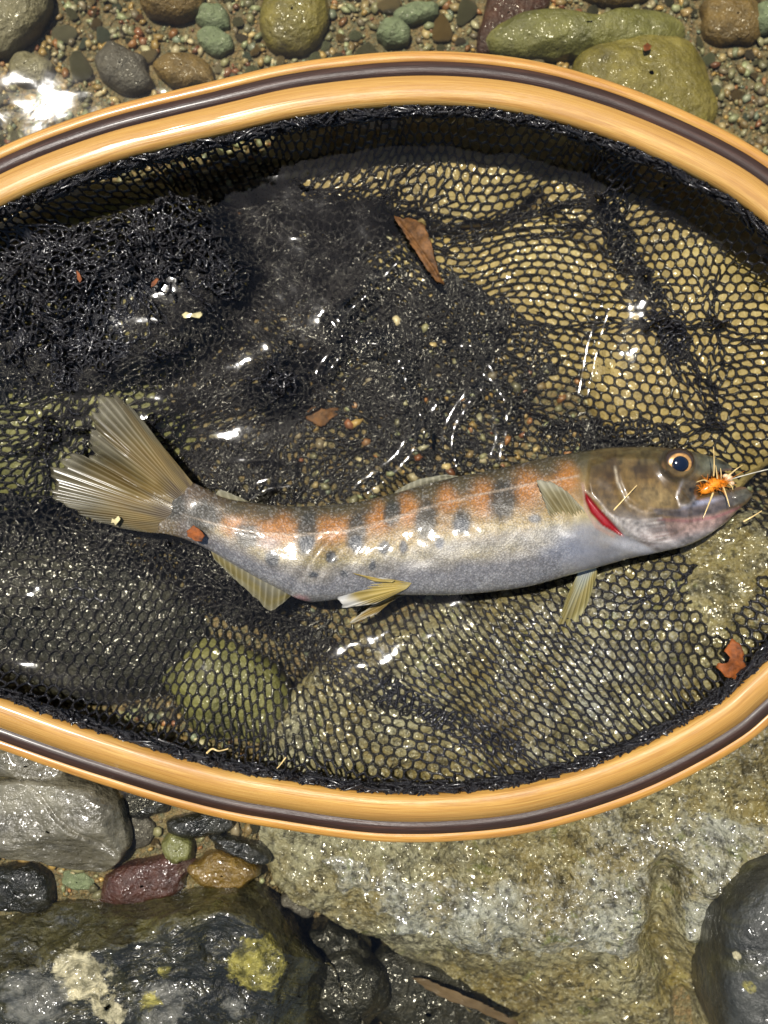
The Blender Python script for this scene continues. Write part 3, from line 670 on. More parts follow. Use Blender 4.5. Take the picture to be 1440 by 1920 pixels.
NB = np.stack([ip[:-2, 1:-1][keep], ip[2:, 1:-1][keep], np.where((I + J) % 2 == 0, ip[1:-1, 2:], ip[1:-1, :-2])[keep]], -1)
x0 = X[keep]; nV = len(x0)
pin = (NB < 0).any(1)
Hs = blur(H, 2)
hz = -60.0
P = U(x0[:, 0], x0[:, 1], hz); gz = hm_at(Hs, P[:, 0], P[:, 1])
dr = seg_dist(x0[:, 0], x0[:, 1], np.stack([ax_, ay_], -1), True)
zr = rim_z(x0[:, 1]) - 24
z_init = gz + 8 + (zr - gz) * np.exp(-dr / 90)
P = U(x0[:, 0], x0[:, 1], z_init); P[:, 2] += 5 + 22 * fbm(np.concatenate([x0 / 60, np.zeros((nV, 1))], 1), 3, 8)
# pins: nearest point of the lashing line
pidx = np.where(pin)[0]
dd = ((P[pidx, None, :2] - ATT[None, :, :2]) ** 2).sum(-1); near = dd.argmin(1)
PT = ATT[near] + 0.0
tproj = ((P[pidx] - PT) * T_[near]).sum(1, keepdims=True); PT = PT + T_[near] * np.clip(tproj, -6, 6)
nbc = np.where(NB < 0, np.arange(nV)[:, None], NB); has = (NB >= 0)[..., None].astype(float); deg = has.sum(1)
fb = None
for it in range(260):
    OLD = P[:, :2].copy(); P[:, 2] -= 0.35
    for sub in range(2):
        d = P[nbc] - P[:, None, :]; L = np.linalg.norm(d, axis=-1, keepdims=True); e = L - EA
        w = np.where(e > 0, 0.5, 0.42)
        P = P + 1.15 * (has * w * e * d / np.maximum(L, 1e-4)).sum(1) / deg
        P[pidx] = PT
    if it % 2 == 0 and it < 400:
        lap = (P[nbc] * has).sum(1) / deg - P
        bi = lap - (lap[nbc] * has).sum(1) / deg
        P = P + 0.14 * bi; P[pidx] = PT
    g = hm_at(Hs, P[:, 0], P[:, 1]) + 3.0
    if it % 15 == 0:                                            # cloth lying on cloth: each further layer rests higher
        bx = np.round(P[:, 0] / 20).astype(int) + 500; by = np.round(P[:, 1] / 20).astype(int) + 500; key_ = bx * 2000 + by
        od = np.lexsort((P[:, 2], key_)); ks = key_[od]; st = np.concatenate([[True], ks[1:] != ks[:-1]]); first = np.maximum.accumulate(np.where(st, np.arange(nV), 0))
        rank = np.empty(nV); rank[od] = np.arange(nV) - first; lift = np.maximum(rank / 1.9 - 1, 0) * 8.5
    P[:, 2] = np.maximum(P[:, 2], g + np.minimum(lift, 70)); rest = (P[:, 2] < g + np.minimum(lift, 70) + 1.0)[:, None]
    P[:, :2] = np.where(rest, OLD + 0.35 * (P[:, :2] - OLD), P[:, :2])
    if it > 60:
        qx, qy = to_px(P); fb = fish_bottom(qx, qy) - 3
        P[:, 2] = np.where((P[:, 2] > fb), np.maximum(fb, P[:, 2] - 6), P[:, 2])
NETP = P.copy()
qx, qy = to_px(P)
tear = [(1288, 1000), (1330, 975), (1400, 985), (1452, 1010), (1470, 1060), (1420, 1090), (1395, 1130), (1370, 1170), (1330, 1180), (1310, 1140), (1292, 1110), (1300, 1060)]
torn = inside(qx + 7 * np.sin(qy / 9), qy + 7 * np.sin(qx / 8), tear)
# loose cloth of the bag bunched up on top of the first layer
def bunch(poly, squeeze, ang, seed, lift_h, iters=130):
    poly = spline(poly, 60, closed=True); c = poly.mean(0); rg = np.random.default_rng(seed)
    n_i = 260; n_j = 170
    I2, J2 = np.meshgrid(np.arange(n_i), np.arange(n_j), indexing='ij')
    q = np.stack([(I2 - n_i / 2) * EA * math.sqrt(3) / 2, (J2 - n_j / 2) * 1.5 * EA + np.where((I2 + J2) % 2 == 0, EA / 4, -EA / 4)], -1)
    cs, sn = math.cos(ang), math.sin(ang); q = np.stack([q[..., 0] * cs - q[..., 1] * sn, q[..., 0] * sn + q[..., 1] * cs], -1) * squeeze
    wv = fbm(np.concatenate([q / 90, np.zeros(q.shape[:2] + (1,)) + seed], -1), 2, seed); wv2 = fbm(np.concatenate([q / 90 + 40, np.zeros(q.shape[:2] + (1,)) + seed], -1), 2, seed + 1)
    x = q + c + 26 * np.stack([wv, wv2], -1)
    kp = inside(x[..., 0], x[..., 1], poly)
    def cnt(k):
        p_ = np.pad(k, 1).astype(int); return p_[:-2, 1:-1] + p_[2:, 1:-1] + np.where((I2 + J2) % 2 == 0, p_[1:-1, 2:], p_[1:-1, :-2])
    for _ in range(3): kp &= cnt(kp) >= 2
    id2 = np.full(kp.shape, -1); id2[kp] = np.arange(kp.sum()); p_ = np.pad(id2, 1, constant_values=-1)
    nb2 = np.stack([p_[:-2, 1:-1][kp], p_[2:, 1:-1][kp], np.where((I2 + J2) % 2 == 0, p_[1:-1, 2:], p_[1:-1, :-2])[kp]], -1)
    x = x[kp]; m_ = len(x); edge = (nb2 < 0).any(1)
    G = U(x[:, 0], x[:, 1], -70.0); base_z = hm_at(TOP1, G[:, 0], G[:, 1])
    dmid = seg_dist(x[:, 0], x[:, 1], poly, True)
    G[:, 2] = base_z + 6 + lift_h * sst(0, 90, dmid) + 18 * fbm(np.concatenate([x / 42, np.zeros((m_, 1)) + seed], 1), 3, seed + 5)
    G[edge, 2] = base_z[edge] + 1; fixed = G[edge].copy()
    nc = np.where(nb2 < 0, np.arange(m_)[:, None], nb2); hs = (nb2 >= 0)[..., None].astype(float); dg_ = hs.sum(1)
    for it in range(iters):
        G[:, 2] -= 0.3
        for _ in range(2):
            d = G[nc] - G[:, None]; L = np.linalg.norm(d, axis=-1, keepdims=True); e = L - EA
            G = G + 1.1 * (hs * np.where(e > 0, 0.5, 0.35) * e * d / np.maximum(L, 1e-4)).sum(1) / dg_; G[edge] = fixed
        if it % 2 == 0:
            lap = (G[nc] * hs).sum(1) / dg_ - G; G = G + 0.12 * (lap - (lap[nc] * hs).sum(1) / dg_); G[edge] = fixed
        G[:, 2] = np.maximum(G[:, 2], hm_at(TOP1, G[:, 0], G[:, 1]) + 2)
        gx_, gy_ = to_px(G); f_ = fish_bottom(gx_, gy_) - 3; G[:, 2] = np.where(G[:, 2] > f_, f_, G[:, 2])
    return G, nb2
TOP1 = H.copy()
for q_ in (NETP,):
    ix = np.clip(np.round((q_[:, 0] - GX0) / GC).astype(int), 0, GN - 1); iy = np.clip(np.round((q_[:, 1] - GY0) / GC).astype(int), 0, GN - 1); np.maximum.at(TOP1, (ix, iy), q_[:, 2])
P_ = np.pad(TOP1, 1, mode='edge'); TOP1 = blur(np.maximum.reduce([P_[1:-1, 1:-1], P_[:-2, 1:-1], P_[2:, 1:-1], P_[1:-1, :-2], P_[1:-1, 2:]]), 2)
for poly_, sq, an_, sd_, lh in (
    ([(-230, 470), (100, 440), (330, 385), (520, 365), (690, 395), (735, 440), (690, 530), (620, 600), (640, 690), (560, 760), (420, 770), (300, 740), (140, 735), (-230, 780)], 0.60, 0.5, 11, 34),
    ([(-200, 500), (120, 500), (330, 440), (560, 430), (640, 480), (560, 560), (400, 640), (220, 690), (-200, 700)], 0.66, 1.1, 12, 24),
    ([(330, 860), (440, 800), (560, 740), (720, 690), (770, 770), (740, 880), (660, 930), (520, 945), (400, 930)], 0.58, 0.2, 13, 26),
    ([(600, 560), (740, 490), (900, 530), (1010, 600), (1060, 680), (1000, 760), (960, 850), (860, 895), (760, 880), (700, 780), (630, 680)], 0.64, 0.7, 18, 6),
    ([(640, 470), (740, 440), (850, 500), (960, 580), (930, 700), (860, 800), (760, 800), (680, 690), (610, 580)], 0.66, 0.1, 19, 6),
    ([(-200, 930), (60, 930), (230, 975), (400, 1040), (540, 1110), (640, 1200), (560, 1230), (420, 1170), (260, 1090), (60, 1040), (-200, 1020)], 0.62, 0.8, 14, 22),
    ([(520, 1150), (640, 1210), (790, 1290), (960, 1370), (1000, 1405), (900, 1400), (760, 1345), (600, 1260)], 0.70, 0.4, 15, 8),
    ([(1030, 790), (1140, 780), (1260, 800), (1260, 850), (1120, 870), (1020, 850)], 0.60, 0.9, 16, 10),
    ([(1090, 230), (1150, 240), (1190, 420), (1250, 560), (1300, 660), (1255, 690), (1190, 590), (1130, 430)], 0.72, 0.3, 17, 8)):
    G_, nb_ = bunch(poly_, sq, an_, sd_, lh)
    NB = np.concatenate([NB, np.where(nb_ < 0, -1, nb_ + nV)]); NETP = np.concatenate([NETP, G_]); torn = np.concatenate([torn, np.zeros(len(G_), bool)]); nV = len(NETP)
e1 = np.repeat(np.arange(nV), 3); e2 = NB.ravel(); ok = (e2 > e1) & ~torn[e1] & ~torn[np.maximum(e2, 0)]
e1, e2 = e1[ok], e2[ok]
A, B = NETP[e1], NETP[e2]
ne = len(e1)
rn = rng.uniform(0.85, 1.2, nV) * 3.4
mid = (A + B) / 2 + rng.normal(0, 0.9, (ne, 3))
tv, tf = tubes(A, B, rn[e1], rn[e2], 5, rng.uniform(1.9, 2.7, ne), mid)
t = NT('black_wet_twine'); c = t.coord('Object')
nz = t.noise(c, 2600, 3, 0.7); nz2 = t.noise(c, 260, 3, 0.5)
t.principled(Base_Color=t.ramp(nz, [(0.3, (0.003, 0.003, 0.003)), (0.7, (0.011, 0.009, 0.011))]), Roughness=t.ramp(nz2, [(0.35, 0.14), (0.65, 0.38)]),
             Specular_IOR_Level=0.35, Normal=t.bump(nz, 1.0, 0.0004), Coat_Weight=t.ramp(nz2, [(0.4, 1.0), (0.6, 0.4)]), Coat_Roughness=0.13, Coat_IOR=1.33)
M_twine = t.m
netting = mesh_obj('netting', tv, tf, M_twine, net)
tag(netting, 'black hexagonal mesh netting gathered in wet folds', kind='stuff')
print('net verts', nV, 'edges', ne)
# lashing round the hoop
s = np.linspace(0, 1, 1500, endpoint=False); li = (s * NR)
def ring_at(f, off, up):
    i = np.floor(f).astype(int) % NR; j = (i + 1) % NR; a = (f - np.floor(f))[:, None]
    def m(Z): return Z[i] * (1 - a) + Z[j] * a
    return m(RC) + m(R1) * off[:, None] + m(R2) * up[:, None]
n = len(s)
core = ring_at(li, -61 + rng.normal(0, 1.2, n), -26 + 3 * np.sin(s * 900) + rng.normal(0, 1.2, n))
cv, cf = path_tube(np.concatenate([core, core[:1]]), 7.5 + rng.uniform(-1, 1.2, n + 1), 7)
n2 = 5200; f2 = rng.uniform(0, NR, n2)
a2 = ring_at(f2, rng.uniform(-76, -57, n2), rng.uniform(-38, -12, n2)); b2 = ring_at(f2 + rng.normal(0, 1.6, n2), rng.uniform(-76, -57, n2), rng.uniform(-40, -12, n2))
lv, lf = tubes(a2, b2, 2.4, 2.4, 5, 3.4)
mesh_obj('lashing_cord', np.concatenate([cv, lv]), np.concatenate([cf, lf + len(cv)]), M_twine, net)
tag(bpy.data.objects['lashing_cord'], None, None, None, 'stuff')

# ------------------------------------------------------------------ water
WL = -60.0
NH = np.full((GN, GN), -1e4)
ss = [A, B, mid, (A + mid) / 2, (B + mid) / 2]
for q in ss:
    ix = np.clip(np.round((q[:, 0] - GX0) / GC).astype(int), 0, GN - 1); iy = np.clip(np.round((q[:, 1] - GY0) / GC).astype(int), 0, GN - 1)
    np.maximum.at(NH, (ix, iy), q[:, 2])
TOP = np.maximum(NH, H)
WET = blur((TOP > WL - 2).astype(float), 2); WET2 = blur((TOP > WL - 2).astype(float), 5)
xs = np.concatenate([-np.geomspace(30000, 1500, 14)[:-1], np.arange(-1500, -760, 20.0), np.arange(-760, 800, 6.0), np.arange(800, 1501, 20.0), np.geomspace(1500, 30000, 14)[1:]])
ys = np.concatenate([-np.geomspace(30000, 1500, 14)[:-1], np.arange(-1500, -300, 20.0), np.arange(-300, 1000, 6.0), np.arange(1000, 1501, 20.0), np.geomspace(1500, 30000, 14)[1:]])
wx, wy = np.meshgrid(xs, ys, indexing='ij')
m = hm_at(WET, wx, wy); m2 = hm_at(WET2, wx, wy)
inb = (np.abs(wx) < 1450) & (np.abs(wy) < 1450)
men = np.where(inb, 9 * np.clip(m, 0, 1) + 12 * np.clip(m2, 0, 1) ** 1.5, 0)
rx_, ry_ = to_px(np.stack([wx, wy, 0 * wx + WL], -1)); ridge_w = np.zeros(wx.shape)
for ln, hh, ww in (([(758, 484), (720, 520), (690, 555), (648, 592)], 13, 15), ([(518, 704), (530, 672), (542, 648)], 9, 11), ([(612, 702), (640, 668), (648, 640), (622, 606)], 10, 12),
                   ([(690, 648), (735, 660), (760, 690), (768, 740), (795, 790), (775, 850), (735, 895), (690, 925)], 13, 16), ([(908, 728), (868, 780), (846, 840), (858, 888)], 12, 14),
                   ([(885, 652), (925, 690), (948, 760), (952, 820), (938, 866)], 10, 14), ([(1010, 566), (1060, 580), (1125, 573)], 8, 11), ([(1142, 580), (1124, 640), (1112, 700), (1102, 748)], 12, 12), ([(468, 940), (500, 920), (548, 914)], 9, 10),
                   ([(640, 640), (760, 640), (880, 660)], 5, 22), ([(820, 760), (800, 800), (805, 850)], 8, 12), ([(985, 470), (1030, 480), (1075, 470)], 6, 9), ([(960, 520), (1010, 540), (1070, 535)], 5, 8)):
    dd_ = seg_dist(rx_, ry_, spline(ln, 16)); ridge_w += hh * np.exp(-(dd_ / ww) ** 2) * (0.8 + 0.3 * fbm(np.stack([wx / 30, wy / 30, 0 * wx], -1), 2, 77))
men = men + ridge_w + 25 * np.exp(-(((rx_ + 60) / 250) ** 2 + ((ry_ - 125) / 150) ** 2))
rip = 1.3 * fbm(np.stack([wx / 90, wy / 60, 0 * wx], -1), 3, 21) + 2.0 * fbm(np.stack([wx / 260, wy / 200, 0 * wx], -1), 2, 23)
t = NT('clear_water'); c = t.coord('Object')
bp = t.bump(t.math('ADD', t.noise(c, 70, 3, 0.5, 0.6), t.math('MULTIPLY', t.noise(c, 260, 2, 0.5), 0.18)), 0.09, 0.0018)
fr = t.n('Fresnel', in_IOR=1.333, in_Normal=bp)
gl = t.n('BsdfGlossy', in_Color=(1, 1, 1), in_Roughness=t.n('Attribute', attribute_name='Ruff').outputs['Fac'], in_Normal=bp)
tr = t.n('BsdfTransparent', in_Color=(0.94, 0.92, 0.82))
mx = t.n('MixShader'); t.set(mx.inputs[0], fr); t.set(mx.inputs[1], tr); t.set(mx.inputs[2], gl)
t.t.links.new(mx.outputs[0], t.out.inputs[0])
water = mesh_obj('stream_water', np.stack([wx, wy, WL + men + rip], -1).reshape(-1, 3), grid_faces(len(xs), len(ys))[:, ::-1], t.m)
at = water.data.attributes.new('Ruff', 'FLOAT', 'POINT'); at.data.foreach_set('value', (0.05 + 0.07 * np.clip(ridge_w / 5, 0, 1) + 0.05 * np.exp(-(((rx_ - 90) / 170) ** 2 + ((ry_ - 190) / 100) ** 2) ** 2)).ravel().astype(np.float32))
tag(water, 'clear shallow stream water over gravel, also filling the net', None, None, 'structure')

# ------------------------------------------------------------------ fish
NXF, NAF = 400, 150
fx_ = np.linspace(296.5, 1410.5, NXF)
fx_ = np.concatenate([np.linspace(296.5, 1060, 230), np.linspace(1060, 1410.5, 191)[1:]]); NXF = len(fx_)
yd = np.where(fx_ > 1350, np.interp(fx_, dor[:, 0], dor[:, 1]), smooth_interp(fx_, dor)); yv = np.where(fx_ > 1350, np.interp(fx_, ven[:, 0], ven[:, 1]), smooth_interp(fx_, ven))
th = smooth_interp(fx_, thick, 12); az = smooth_interp(fx_, axis_z, 14)
phi = np.arange(NAF) / NAF * 2 * math.pi
tc = -np.cos(phi)                                        # -1 back, +1 belly
PXF = np.repeat(fx_[:, None], NAF, 1); mid_y = (yd + yv) / 2; half = (yv - yd) / 2
PYF = mid_y[:, None] + half[:, None] * tc[None]
prof = np.sign(np.sin(phi)) * np.abs(np.sin(phi)) ** 0.82
az = az - 10; ZF = az[:, None] + th[:, None] * prof[None] + 0.14 * (PYF - mid_y[:, None])
up = (np.sin(phi) > -1e-6)[None, :]
TT = (tc[None] + 1) / 2 + 0 * PXF
gape = [(1430, 905), (1398, 911), (1377, 914), (1350, 919), (1316, 924), (1326, 902), (1340, 888), (1353, 886), (1371, 883), (1377, 877), (1430, 868)]
dg = np.where(inside(PXF, PYF, gape), 0, seg_dist(PXF, PYF, gape, True))
near_g = np.clip(dg / 16, 0, 1) ** 0.55
ZF = az[:, None] + (ZF - az[:, None]) * (1 + (near_g - 1) * sst(1262, 1312, PXF))
def bump_line(line, w, h):
    d = seg_dist(PXF, PYF, line); return h * np.exp(-(d / w) ** 2)
def polymask(poly, w):
    d = seg_dist(PXF, PYF, poly, True); return np.where(inside(PXF, PYF, poly), sst(0, w, d), 0)
oper = [(1100, 866), (1095, 905), (1100, 930), (1122, 956), (1150, 985), (1176, 1008), (1215, 1026), (1260, 1010), (1300, 985), (1300, 940), (1270, 900), (1230, 850), (1150, 846)]
gill = [(1095, 918), (1106, 930), (1124, 952), (1148, 978), (1174, 1007), (1160, 1004), (1128, 986), (1106, 962), (1096, 938)]
dz = 7 * polymask(oper, 12)
dz += bump_line([(1152, 872), (1158, 905), (1172, 940), (1195, 958), (1240, 966)], 7, -2.2) + bump_line([(1160, 868), (1167, 903), (1181, 934), (1205, 950)], 7, 2.0)
dz -= 9 * polymask(gill, 6)
for k in range(7):                                       # folds of the gill membrane
    a = 0.0 + k; L = [(1128 + 9 * k, 957 + 8.5 * k), (1160 + 8 * k, 972 + 7 * k), (1200 + 6 * k, 978 + 6.5 * k), (1240 + 3 * k, 972 + 7 * k)]
    dz += bump_line(L, 2.6, 1.9)
dz += bump_line([(1278, 902), (1271, 930), (1276, 946), (1292, 948), (1304, 930), (1318, 906)], 3.0, 2.4)
dz += bump_line([(1230, 968), (1290, 972), (1340, 966), (1385, 950)], 5, -3.0)     # groove under the jaw bone
dz += bump_line([(1225, 955), (1290, 952), (1350, 938), (1395, 924)], 13, 4)
eye_c = (1273, 869)
de = np.hypot((PXF - eye_c[0]), (PYF - eye_c[1]) * 1.02)
dz += 6 * np.exp(-((de - 36) / 9) ** 2) - 7 * sst(34, 22, de)
lat = [(318, 955), (360, 970), (420, 987), (480, 999), (560, 1003), (640, 997), (720, 977), (800, 951), (880, 931), (960, 915), (1005, 906), (1085, 893)]
dz += bump_line(lat, 1.7, 0.9)
crease = seg_dist(PXF, PYF, [(648, 990), (610, 1040), (575, 1085), (555, 1115)]); side = (PXF - 610) + (PYF - 1040) * 0.72
dz += -7 * np.exp(-((side + 12) / 15) ** 2) * sst(985, 1030, PYF) + 6 * np.exp(-((side - 22) / 22) ** 2) * sst(1000, 1050, PYF)
wr = np.sin((PXF * 0.83 + PYF * 0.56) / 2.55) * sst(640, 680, PXF) * sst(800, 740, PXF) * sst(985, 1010, PYF) * sst(1075, 1040, PYF)
dz += 0.28 * wr
dz += 2.2 * fbm(np.stack([PXF / 60, PYF / 45, ZF * 0], -1), 3, 61)
for (cx_, cy_, a_) in ((1080, 1010, 6), ):
    dz += a_ * np.exp(-(((PXF - cx_) / 30) ** 2 + ((PYF - cy_) / 18) ** 2))
dz -= 5 * np.exp(-(((PXF - 580) / 40) ** 2 + ((PYF - 1130) / 14) ** 2))
ZF = ZF + dz * np.where(np.sin(phi) > 0, np.clip(np.sin(phi) * 3, 0, 1), 0)[None]
# --- skin pattern (skin markings, pale streaks, and dark shading painted round the eye)
nz1 = fbm(np.stack([PXF / 7, PYF / 7, 0 * PXF], -1), 3, 71); nz2 = fbm(np.stack([PXF / 38, PYF / 26, 0 * PXF], -1), 3, 72); sp = rng.normal(0, 1, PXF.shape)
tn = TT + 0.05 * nz2
key = [(0.0, (74, 68, 44)), (0.08, (98, 88, 58)), (0.22, (142, 120, 74)), (0.36, (168, 132, 76)), (0.48, (186, 158, 98)), (0.60, (188, 172, 126)), (0.70, (160, 152, 138)), (0.82, (138, 136, 138)), (0.93, (150, 148, 148)), (1.0, (160, 156, 150))]
kt = np.array([k for k, _ in key]); kc = np.array([lin(c) for _, c in key])
CF = np.stack([np.interp(tn, kt, kc[:, i]) for i in range(3)], -1)
def lay(m, c, a=1.0):
    global CF
    m = np.clip(m * a, 0, 1)[..., None]; CF = CF * (1 - m) + lin(c) * m
def blob(cx, cy, rx, ry, rot=0.0, soft=0.35):
    x, y = PXF - cx, PYF - cy; c, s = math.cos(rot), math.sin(rot); u, v = (x * c + y * s) / rx, (-x * s + y * c) / ry
    r = np.hypot(u, v) + 0.10 * nz1; return sst(1 + soft, 1 - soft, r)
lay(sst(760, 300, PXF) * sst(.9, .3, TT), (120, 92, 58), .55)
lay(sst(430, 330, PXF), (92, 70, 46), .85); lay(sst(352, 318, PXF), (118, 98, 58), .9)
dl = seg_dist(PXF, PYF, lat)
below = PYF > np.interp(PXF, [p[0] for p in lat], [p[1] for p in lat])
lay(np.exp(-((dl / np.where(below, 20, 22)) ** 2)) * sst(380, 480, PXF) * sst(1090, 1060, PXF), (206, 140, 60), .55)
for o in ((520, 990, 40, 24), (625, 990, 28, 24), (438, 985, 20, 18), (710, 968, 22, 26), (765, 955, 18, 28), (905, 935, 24, 30), (985, 915, 28, 30), (1060, 896, 22, 26), (840, 935, 18, 22)):
    lay(blob(*o, -0.2, .7), (206, 132, 44), .85)
for b in ((505, 962, 20, 14), (560, 962, 16, 20), (630, 958, 20, 13), (690, 952, 14, 14), (735, 948, 16, 22), (800, 930, 20, 20), (870, 915, 20, 16), (950, 900, 26, 16), (440, 955, 20, 14), (1030, 880, 24, 14)):
    lay(blob(*b, -0.15, .8), (92, 84, 56), .75)
for b in ((382, 968, 32, 30), (464, 1005, 25, 24), (575, 1000, 19, 44), (668, 998, 19, 40), (735, 962, 16, 26), (798, 975, 21, 36), (866, 979, 18, 24), (943, 938, 27, 38), (326, 948, 26, 26), (300, 936, 16, 16)):
    lay(blob(*b, 0.12, .35), (58, 57, 44), .9)
for b in ((510, 1047, 14, 15), (720, 1027, 12, 13), (756, 1025, 8.5, 12), (824, 1018, 9, 12), (698, 1062, 7, 11), (1003, 972, 12, 9), (621, 1045, 11, 12), (645, 1076, 8, 6), (588, 1078, 9, 6), (866, 985, 13, 15), (575, 1020, 13, 16), (668, 1018, 13, 15)):
    lay(blob(*b, 0.1, .3), (50, 57, 66), .9)
lay(blob(505, 1020, 18, 12, 0, .7), (196, 180, 178), .6)
lay(blob(562, 1128, 17, 11, 0, .5), (206, 150, 150), .95)
lay(blob(940, 1012, 190, 14, -0.15, .8), (150, 156, 176), .4)
lay(blob(1070, 1020, 46, 26, -0.2, .8), (172, 180, 200), .5); lay(blob(1200, 1028, 60, 10, 0.25, .6), (214, 212, 214), .6)
lay(np.exp(-(dl / 1.9) ** 2) * sst(330, 400, PXF), (208, 186, 158), .75)
# head
headm = polymask([(1108, 838), (1097, 880), (1097, 925), (1150, 985), (1180, 1010), (1230, 1040), (1420, 1040), (1420, 820), (1150, 820)], 14)
lay(headm, (122, 96, 52), .95)
lay(headm * sst(.30, .12, TT), (104, 92, 58), .9)
lay(headm * blob(1125, 905, 34, 36, .4, .8), (108, 82, 36), .7); lay(headm * blob(1205, 920, 62, 44, .35, .7), (138, 108, 58), .75)
lay(headm * blob(1195, 880, 18, 14, 0, .7), (48, 36, 22), .8); lay(headm * blob(1150, 880, 14, 30, 0.1, .7), (84, 62, 34), .6)
lay(headm * blob(1230, 935, 50, 22, .2, .8), (176, 152, 104), .6)
lay(headm * sst(1300, 1345, PXF) * sst(905, 885, PYF), (138, 140, 120), .95); lay(headm * blob(1330, 872, 40, 20, .25, .8), (124, 124, 100), .7)
lay(headm * blob(1185, 975, 62, 20, .55, .7), (112, 98, 78), .8); lay(headm * blob(1215, 1000, 70, 26, .2, .7), (158, 150, 146), .95)
lay(headm * blob(1300, 990, 85, 24, -.25, .6), (184, 154, 142), .95); lay(headm * sst(1005, 1030, PYF + (PXF - 1230) * 0.25), (176, 172, 170), .8)
jaw = polymask([(1215, 950), (1270, 952), (1305, 935), (1350, 924), (1400, 913), (1415, 928), (1395, 945), (1340, 966), (1280, 974), (1230, 968)], 6)
lay(jaw, (112, 102, 100), .95); lay(jaw * sst(1350, 1400, PXF), (116, 114, 94), .8); lay(jaw * blob(1300, 944, 45, 6, -.2, .7), (178, 182, 204), .7)
lay(np.exp(-(seg_dist(PXF, PYF, [(1235, 974), (1290, 977), (1340, 970), (1388, 952)]) / 3.5) ** 2), (148, 92, 94), .7)
max_p = polymask([(1278, 900), (1270, 930), (1275, 947), (1292, 949), (1304, 932), (1322, 905), (1300, 898)], 4)
lay(max_p, (132, 116, 92), .9)
lay(np.exp(-(seg_dist(PXF, PYF, [(1280, 900), (1270, 930), (1275, 947), (1291, 949), (1305, 930)]) / 2.6) ** 2), (186, 178, 174), .8)
lay(np.exp(-(seg_dist(PXF, PYF, [(1153, 876), (1158, 905), (1172, 938), (1182, 949)]) / 2.6) ** 2), (206, 190, 160), .8)
lay(np.exp(-(seg_dist(PXF, PYF, [(1182, 949), (1205, 960), (1250, 962)]) / 2.6) ** 2), (186, 170, 150), .5)
lay(np.exp(-(seg_dist(PXF, PYF, [(1100, 922), (1124, 942), (1150, 972), (1176, 1002)]) / 2.4) ** 2), (212, 196, 176), .75)
for k in range(7):
    L = [(1128 + 9 * k, 957 + 8.5 * k), (1160 + 8 * k, 972 + 7 * k), (1200 + 6 * k, 978 + 6.5 * k), (1240 + 3 * k, 972 + 7 * k)]
    lay(np.exp(-(seg_dist(PXF, PYF, L) / 2.2) ** 2), (216, 208, 200), .6)
CF = CF * (1 + headm * (0.55 * nz2 + 0.30 * nz1))[..., None]
lay(headm * sst(0.15, 0.55, nz2) * sst(1290, 1250, PXF) * sst(965, 930, PYF), (64, 46, 22), .6); lay(headm * sst(0.2, 0.6, -nz2) * sst(1300, 1250, PXF) * sst(975, 930, PYF), (164, 132, 74), .55)
lay(sst(44, 33, de) * sst(22, 28, de), (70, 62, 46), .75)  # dark shading of the eye socket painted into the skin colour
lay(polymask([(1088, 905), (1096, 905), (1100, 930), (1106, 962), (1128, 986), (1160, 1006), (1150, 1010), (1115, 992), (1094, 955)], 3), (186, 150, 130), .7)
lay(polymask(gill, 3), (170, 22, 34), 1)
lay(sst(8, 1, dg) * (PXF > 1290), (150, 110, 90), .7)
CF = CF * (1 + 0.10 * nz1[..., None] + 0.05 * sp[..., None]) ; CF = CF * np.where(headm[..., None] > .5, .48, .54); CF = np.clip(CF, 0.004, 0.95)
FV = U(PXF, PYF, ZF)
# faces, leaving the open mouth
FF = grid_faces(NXF, NAF, close_v=True)
ing = inside(PXF, PYF, gape).ravel()
FF = FF[~ing[FF].any(1)]
endA = np.arange(NAF); FVf = FV.reshape(-1, 3)
cA = FVf[:NAF].mean(0); cB = FVf[-NAF:].mean(0); n0 = len(FVf)
FVa = np.concatenate([FVf, [cA], [cB]])
caps = np.concatenate([np.stack([(endA + 1) % NAF, endA, np.full(NAF, n0)], -1), np.stack([n0 - NAF + endA, n0 - NAF + (endA + 1) % NAF, np.full(NAF, n0 + 1)], -1)])
Ftri = np.concatenate([FF[:, [0, 1, 2]], FF[:, [0, 2, 3]], caps])
Ccol = np.concatenate([CF.reshape(-1, 3), CF.reshape(-1, 3)[:1], CF.reshape(-1, 3)[-1:]])
UVf = np.concatenate([np.stack([PXF / 100, (PYF - mid_y[:, None]) / 100 + np.where(np.sin(phi) < 0, 5, 0)[None]], -1).reshape(-1, 2), [[0, 0], [0, 0]]])
t = NT('trout_skin'); a = t.n('Attribute', attribute_name='Col').outputs['Color']; uv = t.n('UVMap').outputs[0]
scl = t.n('TexVoronoi', in_Vector=t.mapped(uv, (30, 36, 1), (0, 0, 0.6)), in_Scale=1.0); sd = scl.outputs['Distance']
spk = t.noise(t.mapped(uv, (60, 60, 1)), 1.0, 3, 0.7)
sepx = t.n('SeparateXYZ'); t.set(sepx.inputs[0], uv)
scaled = t.ramp(t.math('MULTIPLY', sepx.outputs[0], 1 / 14.2), [(0.735, 1.0), (0.775, 0.0)])       # no scales on the head
base = t.mix(t.math('MULTIPLY', t.ramp(sd, [(0.34, 0.0), (0.66, 0.6)]), scaled), a, t.mix(0.75, a, (0.02, 0.018, 0.016)))
base = t.mix(t.math('MULTIPLY', t.ramp(t.n('TexWhiteNoise', in_Vector=scl.outputs['Position']).outputs[0], [(0.6, 0.0), (1.0, 0.3)]), scaled), base, t.mix(0.5, a, (0.7, 0.68, 0.64)))
base = t.mix(t.ramp(spk, [(0.32, 0.75), (0.5, 0.0)]), base, t.mix(0.5, a, (0.01, 0.01, 0.01)))
